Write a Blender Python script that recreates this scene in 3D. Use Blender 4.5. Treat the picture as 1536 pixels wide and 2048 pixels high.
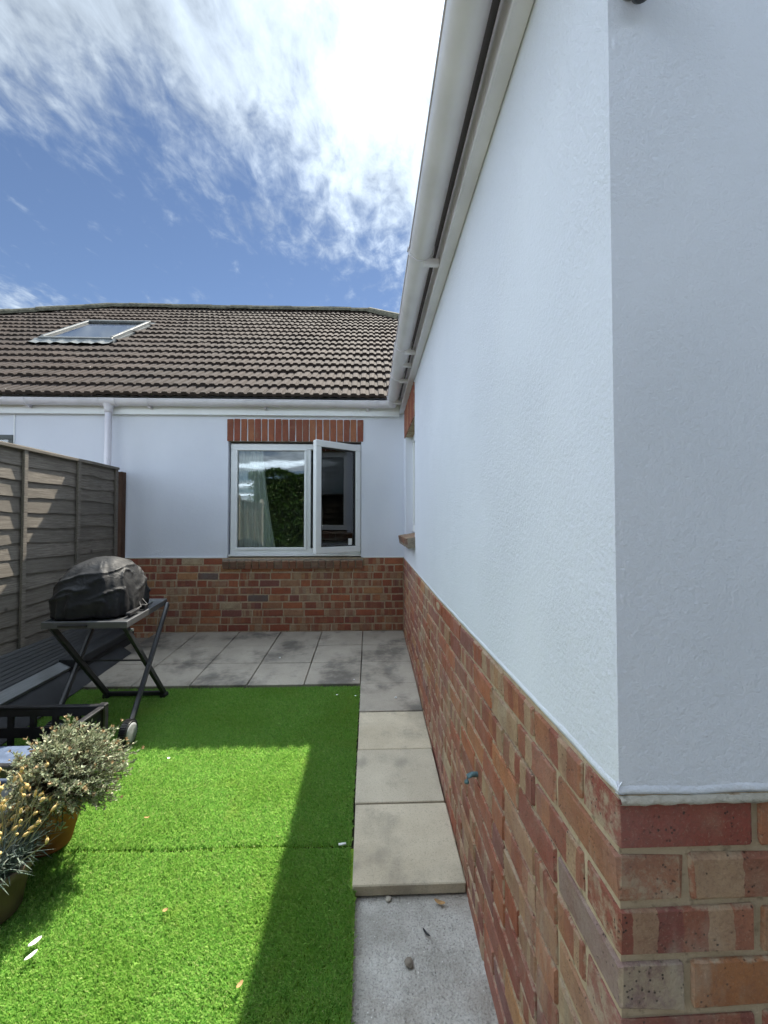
import bpy, bmesh, math, random
import numpy as np
from mathutils import Vector, Matrix, Euler, noise as mnoise
random.seed(7); rng = np.random.default_rng(7)
scene = bpy.context.scene
for o in list(bpy.data.objects): bpy.data.objects.remove(o)
COL = scene.collection
R = math.radians

# ------------------------------------------------------------------ camera
cam = bpy.data.cameras.new('camera'); camo = bpy.data.objects.new('camera', cam); COL.objects.link(camo)
cam.sensor_fit = 'VERTICAL'; cam.sensor_height = 36; cam.sensor_width = 27
cam.lens = 36*850/2048; cam.clip_start = .02; cam.clip_end = 1000
camo.location = (0, 0, 1.195)
camo.rotation_euler = (math.pi/2+math.atan(22/850), 0, -math.atan(30/850))
scene.camera = camo
scene.render.resolution_x = 768; scene.render.resolution_y = 1024

# ------------------------------------------------------------------ sky and sun
SUN = Vector((.543, 1.883, 2.666)).normalized()
SUN_EL = math.asin(SUN.z); SUN_AZ = math.atan2(SUN.x, SUN.y)
world = bpy.data.worlds.new('World'); scene.world = world; world.use_nodes = True
def build_world():
    nt = world.node_tree; nt.nodes.clear(); L = nt.links
    def nd(t, **k):
        n = nt.nodes.new(t)
        for a, b in k.items(): setattr(n, a, b)
        return n
    def mth(op, a, b=None, c=None, clamp=False):
        n = nd('ShaderNodeMath', operation=op, use_clamp=clamp)
        for i, v in enumerate((a, b, c)):
            if v is None: continue
            if isinstance(v, (int, float)): n.inputs[i].default_value = v
            else: L.new(v, n.inputs[i])
        return n.outputs[0]
    def rng_(v, a, b, c, d, smooth=True):
        n = nd('ShaderNodeMapRange', interpolation_type='SMOOTHSTEP' if smooth else 'LINEAR')
        L.new(v, n.inputs[0])
        for i, q in enumerate((a, b, c, d)): n.inputs[i+1].default_value = q
        return n.outputs[0]
    sky = nd('ShaderNodeTexSky', sky_type='NISHITA', sun_disc=False)
    sky.sun_elevation = SUN_EL; sky.sun_rotation = SUN_AZ
    sky.air_density = .9; sky.dust_density = .15; sky.ozone_density = 1.3; sky.altitude = 1800
    bg = nd('ShaderNodeBackground'); bg.inputs[1].default_value = .05
    L.new(sky.outputs[0], bg.inputs[0])
    tc = nd('ShaderNodeTexCoord'); sep = nd('ShaderNodeSeparateXYZ'); L.new(tc.outputs['Generated'], sep.inputs[0])
    z = mth('MAXIMUM', sep.outputs[2], .06)
    px = mth('DIVIDE', sep.outputs[0], z); py = mth('DIVIDE', sep.outputs[1], z)
    cmb = nd('ShaderNodeCombineXYZ'); L.new(px, cmb.inputs[0]); L.new(py, cmb.inputs[1])
    P = cmb.outputs[0]
    # cloud streets: a broad wave across the sky gives clear lanes between sheets of cloud
    s = mth('SUBTRACT', py, mth('MULTIPLY', px, .45))
    def noise(scale, detail, rough, rot=0, stretch=(1, 1, 1), off=(0, 0, 0), dist=0.0):
        mp = nd('ShaderNodeMapping'); L.new(P, mp.inputs[0])
        mp.inputs['Rotation'].default_value = (0, 0, rot); mp.inputs['Scale'].default_value = stretch
        mp.inputs['Location'].default_value = off
        n = nd('ShaderNodeTexNoise'); L.new(mp.outputs[0], n.inputs['Vector'])
        n.inputs['Scale'].default_value = scale; n.inputs['Detail'].default_value = detail
        n.inputs['Roughness'].default_value = rough; n.inputs['Distortion'].default_value = dist
        return n.outputs[0]
    n1 = noise(1.6, 3, .5, off=(.35, 1.2, 0))
    ph = mth('MULTIPLY_ADD', mth('SUBTRACT', s, 1.98), 2*math.pi/3.4, mth('MULTIPLY', mth('SUBTRACT', n1, .5), 2.4))
    lane = mth('MULTIPLY', mth('COSINE', ph), -.5)            # -.5 in the clear lane, .5 in the sheets
    east = rng_(px, -.75, .35, -.05, .20)
    n2 = noise(7.0, 8, .64, rot=-.5, stretch=(1, .5, 1), dist=.35)
    n3 = noise(17, 4, .6, rot=.3, stretch=(1, .6, 1), dist=.4)
    fine = mth('ADD', mth('MULTIPLY', mth('SUBTRACT', n2, .5), 1.5), mth('MULTIPLY', mth('SUBTRACT', n3, .5), 1.5))
    dens = mth('ADD', mth('ADD', mth('MULTIPLY_ADD', lane, 2.2, .84), east), fine)
    cov = rng_(dens, -.12, 1.10, 0, .86)
    # forward scattering: thin cloud brightens towards the sun
    dot = nd('ShaderNodeVectorMath', operation='DOT_PRODUCT'); L.new(tc.outputs['Generated'], dot.inputs[0])
    dot.inputs[1].default_value = SUN
    g = mth('POWER', mth('MAXIMUM', dot.outputs['Value'], 0), 18)
    back = mth('POWER', mth('MULTIPLY', mth('MAXIMUM', mth('SUBTRACT', .82, dot.outputs['Value']), 0), .8), 1.3)   # cloud behind the camera brightened to lift the shaded walls
    br = mth('ADD', mth('MULTIPLY_ADD', back, .38, mth('MULTIPLY_ADD', g, .5, .27)), rng_(lane, .33, .5, 0, 1.7))   # sheet middle overhead, out of view, whitened to raise ambient in the shade
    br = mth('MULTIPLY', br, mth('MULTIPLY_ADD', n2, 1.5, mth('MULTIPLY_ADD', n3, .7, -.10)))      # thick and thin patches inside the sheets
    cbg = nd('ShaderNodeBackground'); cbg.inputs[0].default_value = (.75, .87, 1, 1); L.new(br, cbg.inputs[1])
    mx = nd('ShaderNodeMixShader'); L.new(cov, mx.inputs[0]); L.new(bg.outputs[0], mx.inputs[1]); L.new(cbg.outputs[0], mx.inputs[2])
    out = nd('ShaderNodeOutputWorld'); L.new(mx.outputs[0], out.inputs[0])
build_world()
sun = bpy.data.lights.new('sun', 'SUN'); suno = bpy.data.objects.new('sun', sun); COL.objects.link(suno)
sun.energy = 4.2; sun.angle = R(.55); sun.color = (1, .93, .80)
suno.rotation_euler = SUN.to_track_quat('Z', 'Y').to_euler(); suno.location = (3, 8, 12)
vs = scene.view_settings; vs.view_transform = 'Standard'; vs.look = 'None'; vs.gamma = 1; vs.exposure = 1.5
vs.use_curve_mapping = False
scene.render.engine = 'CYCLES'

# ------------------------------------------------------------------ helpers
def tag(o, label=None, cat=None, group=None, kind=None):
    if label: o['label'] = label
    if cat: o['category'] = cat
    if group: o['group'] = group
    if kind: o['kind'] = kind
    return o
def obj(name, me, mat=None, parent=None, loc=None, rot=None, scale=None):
    o = bpy.data.objects.new(name, me); COL.objects.link(o)
    if mat is not None and me is not None and not me.materials: me.materials.append(mat)
    if parent: o.parent = parent
    if loc is not None: o.location = loc
    if rot is not None: o.rotation_euler = rot
    if scale is not None: o.scale = scale
    return o
def empty(name, loc=(0, 0, 0)):
    o = bpy.data.objects.new(name, None); COL.objects.link(o); o.location = loc; o.empty_display_size = .1
    return o
def pyd(name, v, f, smooth=False):
    me = bpy.data.meshes.new(name); me.from_pydata([tuple(p) for p in v], [], f); me.update()
    if smooth: me.polygons.foreach_set('use_smooth', [True]*len(me.polygons))
    return me
class MB:
    """collects shapes into one mesh"""
    def __init__(s): s.v = []; s.f = []
    def add(s, v, f):
        b = len(s.v); s.v += [tuple(p) for p in v]; s.f += [tuple(i+b for i in q) for q in f]; return s
    def box(s, a, b, M=None):
        x0, y0, z0 = a; x1, y1, z1 = b
        v = [Vector(p) for p in ((x0,y0,z0),(x1,y0,z0),(x1,y1,z0),(x0,y1,z0),(x0,y0,z1),(x1,y0,z1),(x1,y1,z1),(x0,y1,z1))]
        if M: v = [M @ p for p in v]
        return s.add(v, [(0,3,2,1),(4,5,6,7),(0,1,5,4),(1,2,6,5),(2,3,7,6),(3,0,4,7)])
    def bar(s, p, q, w, h, up=(0, 0, 1)):
        p, q = Vector(p), Vector(q); d = (q-p); L = d.length; d.normalize(); u = Vector(up)
        if abs(d.dot(u)) > .95: u = Vector((1, 0, 0))
        x = d.cross(u).normalized(); u = x.cross(d).normalized()
        M = Matrix((x, d, u)).transposed().to_4x4(); M.translation = p
        return s.box((-w/2, 0, -h/2), (w/2, L, h/2), M)
    def tube(s, pts, r, n=8, caps=True):
        pts = [Vector(p) for p in pts]; rr = r if isinstance(r, (list, tuple)) else [r]*len(pts); v = []; f = []
        for i, p in enumerate(pts):
            d = (pts[min(i+1, len(pts)-1)]-pts[max(i-1, 0)]).normalized()
            u = Vector((0, 0, 1)) if abs(d.z) < .9 else Vector((1, 0, 0))
            x = d.cross(u).normalized(); y = x.cross(d)
            for k in range(n):
                a = 2*math.pi*k/n; v.append(p+(x*math.cos(a)+y*math.sin(a))*rr[i])
        for i in range(len(pts)-1):
            for k in range(n):
                f.append((i*n+k, i*n+(k+1) % n, (i+1)*n+(k+1) % n, (i+1)*n+k))
        if caps: f.append(tuple(range(n))[::-1]); f.append(tuple((len(pts)-1)*n+k for k in range(n)))
        return s.add(v, f)
    def lathe(s, prof, n=28, M=None):
        v = []; f = []
        for (r, z) in prof:
            for k in range(n):
                a = 2*math.pi*k/n; p = Vector((r*math.cos(a), r*math.sin(a), z)); v.append(M @ p if M else p)
        for i in range(len(prof)-1):
            for k in range(n):
                f.append((i*n+k, i*n+(k+1) % n, (i+1)*n+(k+1) % n, (i+1)*n+k))
        return s.add(v, f)
    def mesh(s, name, smooth=False, bevel=0, seg=1, recalc=False):
        me = pyd(name, s.v, s.f, smooth)
        if bevel or recalc:
            bm = bmesh.new(); bm.from_mesh(me)
            if bevel: bmesh.ops.bevel(bm, geom=list(bm.edges), offset=bevel, segments=seg, affect='EDGES', profile=.6)
            bmesh.ops.recalc_face_normals(bm, faces=bm.faces)
            bm.to_mesh(me); bm.free()
            if smooth: me.polygons.foreach_set('use_smooth', [True]*len(me.polygons))
        return me
    def build(s, name, mat, parent=None, **k): return obj(name, s.mesh(name, **k), mat, parent)

# ------------------------------------------------------------------ materials
class NT:
    def __init__(s, name):
        s.m = bpy.data.materials.new(name); s.m.use_nodes = True; s.t = s.m.node_tree; s.L = s.t.links
        s.b = s.t.nodes['Principled BSDF']; s.o = s.t.nodes['Material Output']
    def nd(s, t, **k):
        n = s.t.nodes.new(t)
        for a, b in k.items(): setattr(n, a, b)
        return n
    def put(s, sock, v):
        if hasattr(v, 'is_linked') or isinstance(v, bpy.types.NodeSocket): s.L.new(v, sock)
        else: sock.default_value = v
    def math(s, op, a, b=0., c=0., clamp=False):
        n = s.nd('ShaderNodeMath', operation=op, use_clamp=clamp)
        for i, q in enumerate((a, b, c)): s.put(n.inputs[i], q)
        return n.outputs[0]
    def vmath(s, op, a, b=(0, 0, 0)):
        n = s.nd('ShaderNodeVectorMath', operation=op); s.put(n.inputs[0], a); s.put(n.inputs[1], b); return n.outputs[0]
    def pos(s): return s.nd('ShaderNodeNewGeometry').outputs['Position']
    def objc(s): return s.nd('ShaderNodeTexCoord').outputs['Object']
    def info(s, k='Random'): return s.nd('ShaderNodeObjectInfo').outputs[k]
    def own(s):   # object coordinates shifted differently for every object
        return s.vmath('ADD', s.objc(), s.vmath('MULTIPLY', s.info('Location'), (7.3, 5.1, 9.7)))
    def noise(s, vec, scale, detail=4, rough=.55, dist=0., st=None, out=0):
        if st:
            mp = s.nd('ShaderNodeMapping'); s.put(mp.inputs[0], vec); mp.inputs['Scale'].default_value = st; vec = mp.outputs[0]
        n = s.nd('ShaderNodeTexNoise'); s.put(n.inputs['Vector'], vec)
        n.inputs['Scale'].default_value = scale; n.inputs['Detail'].default_value = detail
        n.inputs['Roughness'].default_value = rough; n.inputs['Distortion'].default_value = dist
        return n.outputs[out]
    def voro(s, vec, scale, out=0, feature='F1'):
        n = s.nd('ShaderNodeTexVoronoi', feature=feature); s.put(n.inputs['Vector'], vec); n.inputs['Scale'].default_value = scale
        return n.outputs[out]
    def white(s, vec, out=0):
        n = s.nd('ShaderNodeTexWhiteNoise', noise_dimensions='3D'); s.put(n.inputs['Vector'], vec); return n.outputs[out]
    def rng(s, v, a, b, c=0., d=1., smooth=True):
        n = s.nd('ShaderNodeMapRange', interpolation_type='SMOOTHSTEP' if smooth else 'LINEAR'); s.put(n.inputs[0], v)
        for i, q in enumerate((a, b, c, d)): n.inputs[i+1].default_value = q
        return n.outputs[0]
    def ramp(s, v, stops, const=False):
        n = s.nd('ShaderNodeValToRGB'); s.put(n.inputs[0], v); e = n.color_ramp.elements
        if const: n.color_ramp.interpolation = 'CONSTANT'
        while len(e) < len(stops): e.new(.5)
        for i, (p, c) in enumerate(stops): e[i].position = p; e[i].color = (*c, 1)
        return n.outputs[0]
    def mix(s, f, a, b, mode='MIX'):
        n = s.nd('ShaderNodeMix', data_type='RGBA', blend_type=mode)
        for i, q in ((0, f), (6, a), (7, b)):
            if isinstance(q, tuple) and len(q) == 3: q = (*q, 1)
            s.put(n.inputs[i], q)
        return n.outputs[2]
    def base(s, c):
        if isinstance(c, tuple) and len(c) == 3: c = (*c, 1)
        s.put(s.b.inputs['Base Color'], c)
    def rough(s, r): s.put(s.b.inputs['Roughness'], r)
    def spec(s, r): s.put(s.b.inputs['Specular IOR Level'], r)
    def bump(s, h, strength=.3, dist=.01, chain=None):
        n = s.nd('ShaderNodeBump'); n.inputs['Strength'].default_value = strength; n.inputs['Distance'].default_value = dist
        s.put(n.inputs['Height'], h)
        if chain: s.L.new(chain, n.inputs['Normal'])
        s.L.new(n.outputs[0], s.b.inputs['Normal']); return n.outputs[0]
def plain(name, col, rough=.5, spec=.5, metal=0, var=.08, scale=30, bump=0, bscale=200):
    t = NT(name); n = t.noise(t.own(), scale, 4)
    d = tuple(max(0, c*(1-var*2)) for c in col); u = tuple(min(1, c*(1+var*1.2)) for c in col)
    t.base(t.ramp(n, [(.3, d), (.7, u)])); t.rough(t.rng(n, .3, .7, rough*.85, min(1, rough*1.15))); t.spec(spec)
    t.b.inputs['Metallic'].default_value = metal
    if bump: t.bump(t.noise(t.own(), bscale, 3), bump, .004)
    return t.m
MT = {}
def m_render():
    t = NT('white_render'); p = t.pos()
    smear = t.noise(p, 1.3, 5, .6, st=(1, 1, .45)); spk = t.noise(p, 46, 2, .5)
    c = t.ramp(smear, [(.25, (.69, .715, .795)), (.55, (.735, .755, .83)), (.8, (.77, .785, .845))])
    dots = t.rng(t.voro(p, 7.5), .0, .016, 1, 0); keep = t.rng(t.noise(p, 2.2, 2), .56, .6)
    c = t.mix(t.math('MULTIPLY', t.math('MULTIPLY', dots, keep), .55), c, (.33, .32, .30))
    t.base(c); t.rough(.72); t.spec(.3)
    trow = t.noise(p, 110, 5, .7); wave = t.noise(p, 30, 3, .55); big = t.noise(p, 3, 2)
    amt = t.rng(t.noise(p, 1.7, 2), .38, .66, .4, 1)
    b = t.bump(big, .12, .04)
    b = t.bump(t.math('MULTIPLY', wave, amt), .38, .007, b)
    t.bump(t.math('MULTIPLY', trow, amt), .75, .007, b)
    return t.m
PALS = {}; BNAME = {'brick_main': 'brick_multi', 'brick_wing': 'brick_multi_bloomed', 'brick_red': 'brick_soldier_red', 'brick_sill': 'brick_sill_brown'}
def m_brick(name, bloom=.0, pal=None):
    t = NT(name); rnd = t.info(); o = t.own(); loc = t.info('Location')
    pal = pal or [(0, (.33, .095, .05)), (.18, (.40, .135, .065)), (.34, (.27, .08, .055)), (.46, (.43, .175, .085)), (.58, (.35, .11, .06)),
                  (.70, (.38, .21, .12)), (.77, (.23, .09, .075)), (.86, (.44, .225, .105)), (.93, (.47, .36, .23)), (.975, (.15, .12, .11))]
    oi_ = t.nd('ShaderNodeObjectInfo'); c = oi_.outputs['Color']; PALS[name] = pal
    # kiss marks: bands across the brick that fired to another colour
    sx = t.nd('ShaderNodeSeparateXYZ'); t.L.new(t.objc(), sx.inputs[0])
    wob = t.math('MULTIPLY', t.math('SUBTRACT', t.noise(o, 30, 3), .5), .018)
    cell = t.math('FLOOR', t.math('DIVIDE', t.math('ADD', t.math('ADD', sx.outputs[0], wob), t.math('MULTIPLY', rnd, .4)), .040))
    cv = t.nd('ShaderNodeCombineXYZ'); t.L.new(cell, cv.inputs[0]); t.L.new(t.math('MULTIPLY', rnd, 91), cv.inputs[1])
    w = t.white(cv.outputs[0]); has = oi_.outputs['Alpha']
    band = t.ramp(w, [(0, (.42, .29, .18)), (.2, (.26, .085, .055)), (.46, (.31, .155, .085)), (.62, (.18, .08, .07)), (.75, (.43, .25, .13)), (.88, (.30, .21, .15))], True)
    c = t.mix(t.math('MULTIPLY', has, t.rng(w, .0, .75, .9, .35)), c, band)
    c = t.mix(t.rng(t.noise(o, 16, 5, .65), .35, .75, 0, .5), c, (.17, .065, .045))
    c = t.mix(t.rng(t.noise(o, 9, 4, .6), .56, .82, 0, .45), c, (.36, .25, .165))
    c = t.mix(t.rng(t.noise(o, 150, 4, .7), .46, .7, 0, .4), c, (.13, .07, .05))
    c = t.mix(t.rng(t.noise(o, 240, 3, .7), .56, .72, 0, .4), c, (.45, .33, .23))
    ab = t.vmath('ABSOLUTE', t.objc()); se = t.nd('ShaderNodeSeparateXYZ'); t.L.new(ab, se.inputs[0])
    edge = t.math('MAXIMUM', t.math('DIVIDE', se.outputs[2], .034), t.math('ADD', t.math('DIVIDE', t.math('SUBTRACT', se.outputs[0], .1075), .034), 1.))
    edge = t.math('ADD', edge, t.math('MULTIPLY', t.math('SUBTRACT', t.noise(o, 38, 5, .7), .5), .9))
    c = t.mix(t.rng(edge, .90, 1.12, 0, .8), c, (.40, .32, .22))
    pit = t.rng(t.voro(o, 120), .12, .26, 1, 0); pk = t.rng(t.noise(o, 24, 3), .47, .60)
    pit = t.math('MULTIPLY', pit, pk)
    c = t.mix(t.math('MULTIPLY', pit, .85), c, (.04, .032, .028))
    if bloom:
        bl = t.noise(t.pos(), 2.4, 5, .62); c = t.mix(t.rng(bl, .38, .72, 0, bloom), c, (.40, .29, .27))
        sm = t.noise(t.pos(), 5, 5, .7, st=(1, 1, .35)); c = t.mix(t.rng(sm, .56, .74, 0, .55), c, (.42, .36, .28))
    t.base(c); t.rough(t.rng(t.noise(o, 20, 3), .3, .7, .62, .92)); t.spec(.25)
    b = t.bump(t.noise(o, 60, 6, .7), .9, .008)
    b = t.bump(t.math('SUBTRACT', 1., pit), .8, .004, b)
    return t.m
def m_mortar(name, a, b_, bump=.8):
    t = NT(name); p = t.pos()
    c = t.ramp(t.noise(p, 9, 6, .65), [(.3, a), (.7, b_)])
    c = t.mix(t.rng(t.noise(p, 55, 3), .55, .72, 0, .6), c, tuple(x*.42 for x in a))
    t.base(c); t.rough(.95); t.spec(.15)
    t.bump(t.noise(p, 120, 5, .7), bump, .006, t.bump(t.noise(p, 22, 3), .5, .01)); return t.m
def m_tile():
    t = NT('concrete_roof_tile'); o = t.own(); p = t.pos()
    c = t.ramp(t.info(), [(0, (.040, .029, .024)), (.35, (.055, .040, .034)), (.7, (.046, .035, .030)), (1, (.068, .051, .043))])
    c = t.mix(t.rng(t.noise(p, .8, 4), .4, .7, 0, .5), c, (.040, .035, .032))
    c = t.mix(t.rng(t.noise(o, 22, 5, .7), .5, .72, 0, .45), c, (.088, .070, .060))
    li = t.math('MULTIPLY', t.rng(t.voro(p, 14), .05, .17, 1, 0), t.rng(t.noise(p, 3.5, 3), .46, .56))
    c = t.mix(t.math('MULTIPLY', li, .9), c, (.035, .03, .025))
    wl = t.math('MULTIPLY', t.rng(t.voro(p, 8.5), .03, .085, 1, 0), t.rng(t.noise(p, 2.1, 3), .48, .58))
    c = t.mix(t.math('MULTIPLY', wl, .85), c, (.5, .47, .40))
    t.base(c); t.rough(.9); t.spec(.2); t.bump(t.noise(o, 90, 4, .7), .6, .005); return t.m
def m_slab(name, warm):
    t = NT(name); o = t.own(); p = t.pos()
    a, b_ = ((.47, .395, .28), (.66, .575, .43)) if warm else ((.33, .29, .235), (.45, .40, .33))
    c = t.ramp(t.noise(p, 3.2, 6, .62), [(.3, a), (.7, b_)])
    c = t.mix(t.rng(t.info(), 0, 1, 0, .3, False), c, (.42, .395, .34) if warm else (.30, .272, .23))
    c = t.mix(t.rng(t.noise(p, 1.9, 5, .68), .47, .66, 0, .30 if warm else .8), c, (.095, .085, .075))
    c = t.mix(t.rng(t.noise(p, 7.5, 6, .7), .5, .72, 0, .5), c, (.26, .235, .19) if warm else (.20, .19, .17))
    c = t.mix(t.rng(t.noise(p, 170, 4, .75), .50, .68, 0, .45), c, (.16, .148, .125))
    c = t.mix(t.rng(t.noise(p, 330, 2, .6), .62, .75, 0, .55), c, (.52, .47, .38))
    t.base(c); t.rough(.88); t.spec(.25)
    b = t.bump(t.noise(p, 9, 4, .6), .35, .012); t.bump(t.noise(p, 180, 4, .7), .5, .003, b); return t.m
def m_concrete():
    t = NT('old_concrete'); p = t.pos()
    c = t.ramp(t.noise(p, 5, 6, .62), [(.34, (.40, .375, .33)), (.62, (.64, .61, .56))])
    c = t.mix(t.rng(t.noise(p, 3.1, 4, .6), .46, .66, 0, .65), c, (.33, .275, .22))
    c = t.mix(t.math('MULTIPLY', t.rng(t.voro(p, 62), .06, .26, .7, 0), t.rng(t.noise(p, 9, 3), .4, .62)), c, (.14, .13, .12))
    c = t.mix(t.math('MULTIPLY', t.rng(t.voro(p, 70), .10, .2, 1, 0), t.rng(t.noise(p, 17, 2), .5, .56)), c, (.74, .72, .68))
    c = t.mix(t.rng(t.noise(p, 150, 4, .75), .48, .64, 0, .55), c, (.22, .205, .185))
    t.base(c); t.rough(.85); t.spec(.35)
    b = t.bump(t.noise(p, 34, 6, .75), 1.0, .016); t.bump(t.voro(p, 120), .6, .005, b); return t.m
def m_wood(name, a, b_, rough=.85, grain=(.6, 14, 14)):
    t = NT(name); o = t.own()
    g = t.noise(o, 9, 6, .65, dist=.8, st=grain); g2 = t.noise(o, 40, 4, .6, st=grain)
    c = t.ramp(g, [(.28, a), (.72, b_)])
    c = t.mix(t.rng(g2, .5, .75, 0, .5), c, tuple(x*.42 for x in a))
    c = t.mix(t.rng(t.info(), 0, 1, 0, .6, False), c, tuple(x*.42 for x in b_))
    kn = t.rng(t.voro(o, 3.2), .03, .10, 1, 0); c = t.mix(t.math('MULTIPLY', kn, .8), c, tuple(x*.3 for x in a))
    c = t.mix(t.rng(t.noise(o, 3, 4), .5, .75, 0, .4), c, (.085, .082, .07))
    t.base(c); t.rough(rough); t.spec(.25); t.bump(g2, .5, .004); return t.m
def m_turf(name, blade=True):
    t = NT(name); p = t.pos()
    if blade:
        isl = t.nd('ShaderNodeNewGeometry').outputs['Random Per Island']
        c = t.ramp(isl, [(0, (.17, .39, .08)), (.35, (.27, .52, .10)), (.7, (.35, .61, .14)), (.93, (.50, .69, .21)), (1, (.54, .58, .27))])
        c = t.mix(t.rng(t.noise(p, 40, 3, .6), .45, .75, 0, .35), c, (.42, .60, .16))
        c = t.mix(t.rng(t.noise(p, 2.3, 4, .6), .35, .7, 0, .45), c, (.22, .40, .05))
        c = t.mix(t.rng(t.noise(p, 5.1, 3, .6), .55, .75, 0, .35), c, (.38, .50, .11))
    else: c = t.ramp(t.noise(p, 60, 3), [(.3, (.10, .18, .012)), (.7, (.20, .32, .03))])
    t.base(c); t.rough(.38); t.spec(.6 if blade else .1)
    if blade:
        tr = t.nd('ShaderNodeBsdfTranslucent'); t.L.new(c, tr.inputs[0])
        mx = t.nd('ShaderNodeMixShader'); mx.inputs[0].default_value = .38
        t.L.new(t.b.outputs[0], mx.inputs[1]); t.L.new(tr.outputs[0], mx.inputs[2]); t.L.new(mx.outputs[0], t.o.inputs[0])
    return t.m
def m_leaf(name, stops, rough=.55, trans=.25):
    t = NT(name); isl = t.nd('ShaderNodeNewGeometry').outputs['Random Per Island']
    c = t.ramp(isl, stops); t.base(c); t.rough(rough); t.spec(.4)
    tr = t.nd('ShaderNodeBsdfTranslucent'); t.L.new(c, tr.inputs[0]); mx = t.nd('ShaderNodeMixShader'); mx.inputs[0].default_value = trans
    t.L.new(t.b.outputs[0], mx.inputs[1]); t.L.new(tr.outputs[0], mx.inputs[2]); t.L.new(mx.outputs[0], t.o.inputs[0]); return t.m
def m_glass(name, ior=1.75, tint=(.80, .85, .84)):
    t = NT(name); fr = t.nd('ShaderNodeFresnel'); fr.inputs[0].default_value = ior
    tr = t.nd('ShaderNodeBsdfTransparent'); tr.inputs[0].default_value = (*tint, 1)
    gl = t.nd('ShaderNodeBsdfGlossy'); gl.inputs['Roughness'].default_value = .0; gl.inputs[0].default_value = (1, 1, 1, 1)
    mx = t.nd('ShaderNodeMixShader'); t.L.new(fr.outputs[0], mx.inputs[0]); t.L.new(tr.outputs[0], mx.inputs[1]); t.L.new(gl.outputs[0], mx.inputs[2])
    bp = t.nd('ShaderNodeBump'); bp.inputs['Strength'].default_value = .02; bp.inputs['Distance'].default_value = .02
    t.L.new(t.noise(t.pos(), 2.5, 1), bp.inputs['Height']); t.L.new(bp.outputs[0], gl.inputs['Normal'])
    t.L.new(mx.outputs[0], t.o.inputs[0]); return t.m
def m_cover():
    t = NT('cover_fabric'); o = t.objc()
    c = t.ramp(t.noise(o, 7, 5, .6), [(.3, (.009, .0095, .011)), (.7, (.019, .019, .020))])
    t.base(c); t.rough(t.rng(t.noise(o, 12, 3), .3, .7, .5, .7)); t.spec(.2)
    b = t.bump(t.noise(o, 9, 4, .6, dist=1.2), .5, .02); t.bump(t.noise(o, 700, 2), .2, .001, b); return t.m
MT['render'] = m_render()
MT['brick_main'] = m_brick('brick_multi'); MT['brick_wing'] = m_brick('brick_multi_bloomed', .32)
MT['brick_red'] = m_brick('brick_soldier_red', 0, [(0, (.27, .075, .045)), (.2, (.33, .11, .055)), (.4, (.23, .07, .045)), (.6, (.36, .14, .07)), (.8, (.26, .085, .05))])
MT['brick_sill'] = m_brick('brick_sill_brown', 0, [(0, (.20, .10, .065)), (.2, (.25, .115, .07)), (.4, (.16, .105, .075)), (.6, (.27, .13, .08)), (.8, (.19, .13, .10))])
MT['mortar'] = m_mortar('buff_mortar', (.40, .30, .205), (.54, .43, .305)); MT['mortar_pale'] = m_mortar('pale_mortar', (.40, .36, .29), (.54, .50, .43), 1)
MT['mortar_grey'] = m_mortar('grey_mortar', (.20, .17, .135), (.30, .26, .21))
MT['upvc'] = plain('white_plastic', (.80, .81, .81), .32, .5, var=.02, scale=6)
MT['gutter'] = plain('white_gutter_plastic', (.71, .68, .72), .34, .5, var=.05, scale=5)
MT['dark'] = plain('dark_gap', (.03, .03, .03), .8)
MT['tile'] = m_tile(); MT['ridge'] = plain('mossy_ridge', (.115, .11, .08), .95, .15, var=.3, scale=16, bump=.8, bscale=60)
MT['slab'] = m_slab('paving_slab_grey', False); MT['slab_warm'] = m_slab('paving_slab_buff', True); MT['concrete'] = m_concrete()
MT['wood'] = m_wood('weathered_wood', (.078, .066, .054), (.31, .275, .232)); MT['wood_brown'] = m_wood('brown_post_wood', (.09, .048, .032), (.14, .075, .05))
MT['blade'] = m_turf('turf_blade'); MT['turf'] = m_turf('turf_backing', False)
MT['glass'] = m_glass('window_glass', 1.9); MT['glass_sky'] = m_glass('rooflight_glass', 1.8, (.93, .95, .95))
MT['cover'] = m_cover(); MT['black_metal'] = plain('black_metal', (.022, .023, .026), .42, .5, var=.2, scale=14)
MT['tray'] = plain('grey_tray_plastic', (.06, .062, .065), .38, .5, var=.12, scale=9); MT['black_plastic'] = plain('black_plastic', (.015, .015, .017), .45, .4, var=.2)
MT['grey_hub'] = plain('grey_hub', (.26, .27, .27), .5, .4); MT['steel'] = plain('grey_metal', (.20, .215, .22), .38, .5, metal=.3)
MT['deck'] = m_wood('grey_decking', (.055, .057, .06), (.095, .097, .10), .6, (14, .5, 14)); MT['deck_light'] = m_wood('pale_grey_decking', (.17, .18, .185), (.25, .26, .265), .6, (14, .5, 14))
MT['sheet'] = plain('charcoal_sheet', (.035, .036, .039), .7, .3, var=.2, scale=9, bump=.3)
MT['terracotta'] = plain('terracotta', (.40, .145, .06), .85, .2, var=.18, scale=12, bump=.3, bscale=120); MT['brown_pot'] = plain('brown_plastic_pot', (.12, .085, .065), .6, .3, var=.2, scale=10)
MT['grey_pot'] = plain('grey_plastic_pot', (.25, .27, .28), .4, .5); MT['soil'] = plain('potting_soil', (.045, .032, .022), .95, .1, var=.3, scale=60, bump=1, bscale=90)
MT['blue_lid'] = plain('slate_blue_plastic', (.085, .115, .18), .42, .5, var=.1); MT['navy'] = plain('navy_plastic', (.02, .03, .07), .45, .5)
MT['ground'] = plain('bare_earth', (.11, .10, .07), .95, .1, var=.3, scale=3, bump=.6, bscale=20)
MT['plaster'] = plain('interior_plaster', (.42, .40, .37), .9, .1); MT['floor'] = plain('interior_floor', (.16, .11, .07), .6)
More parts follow.
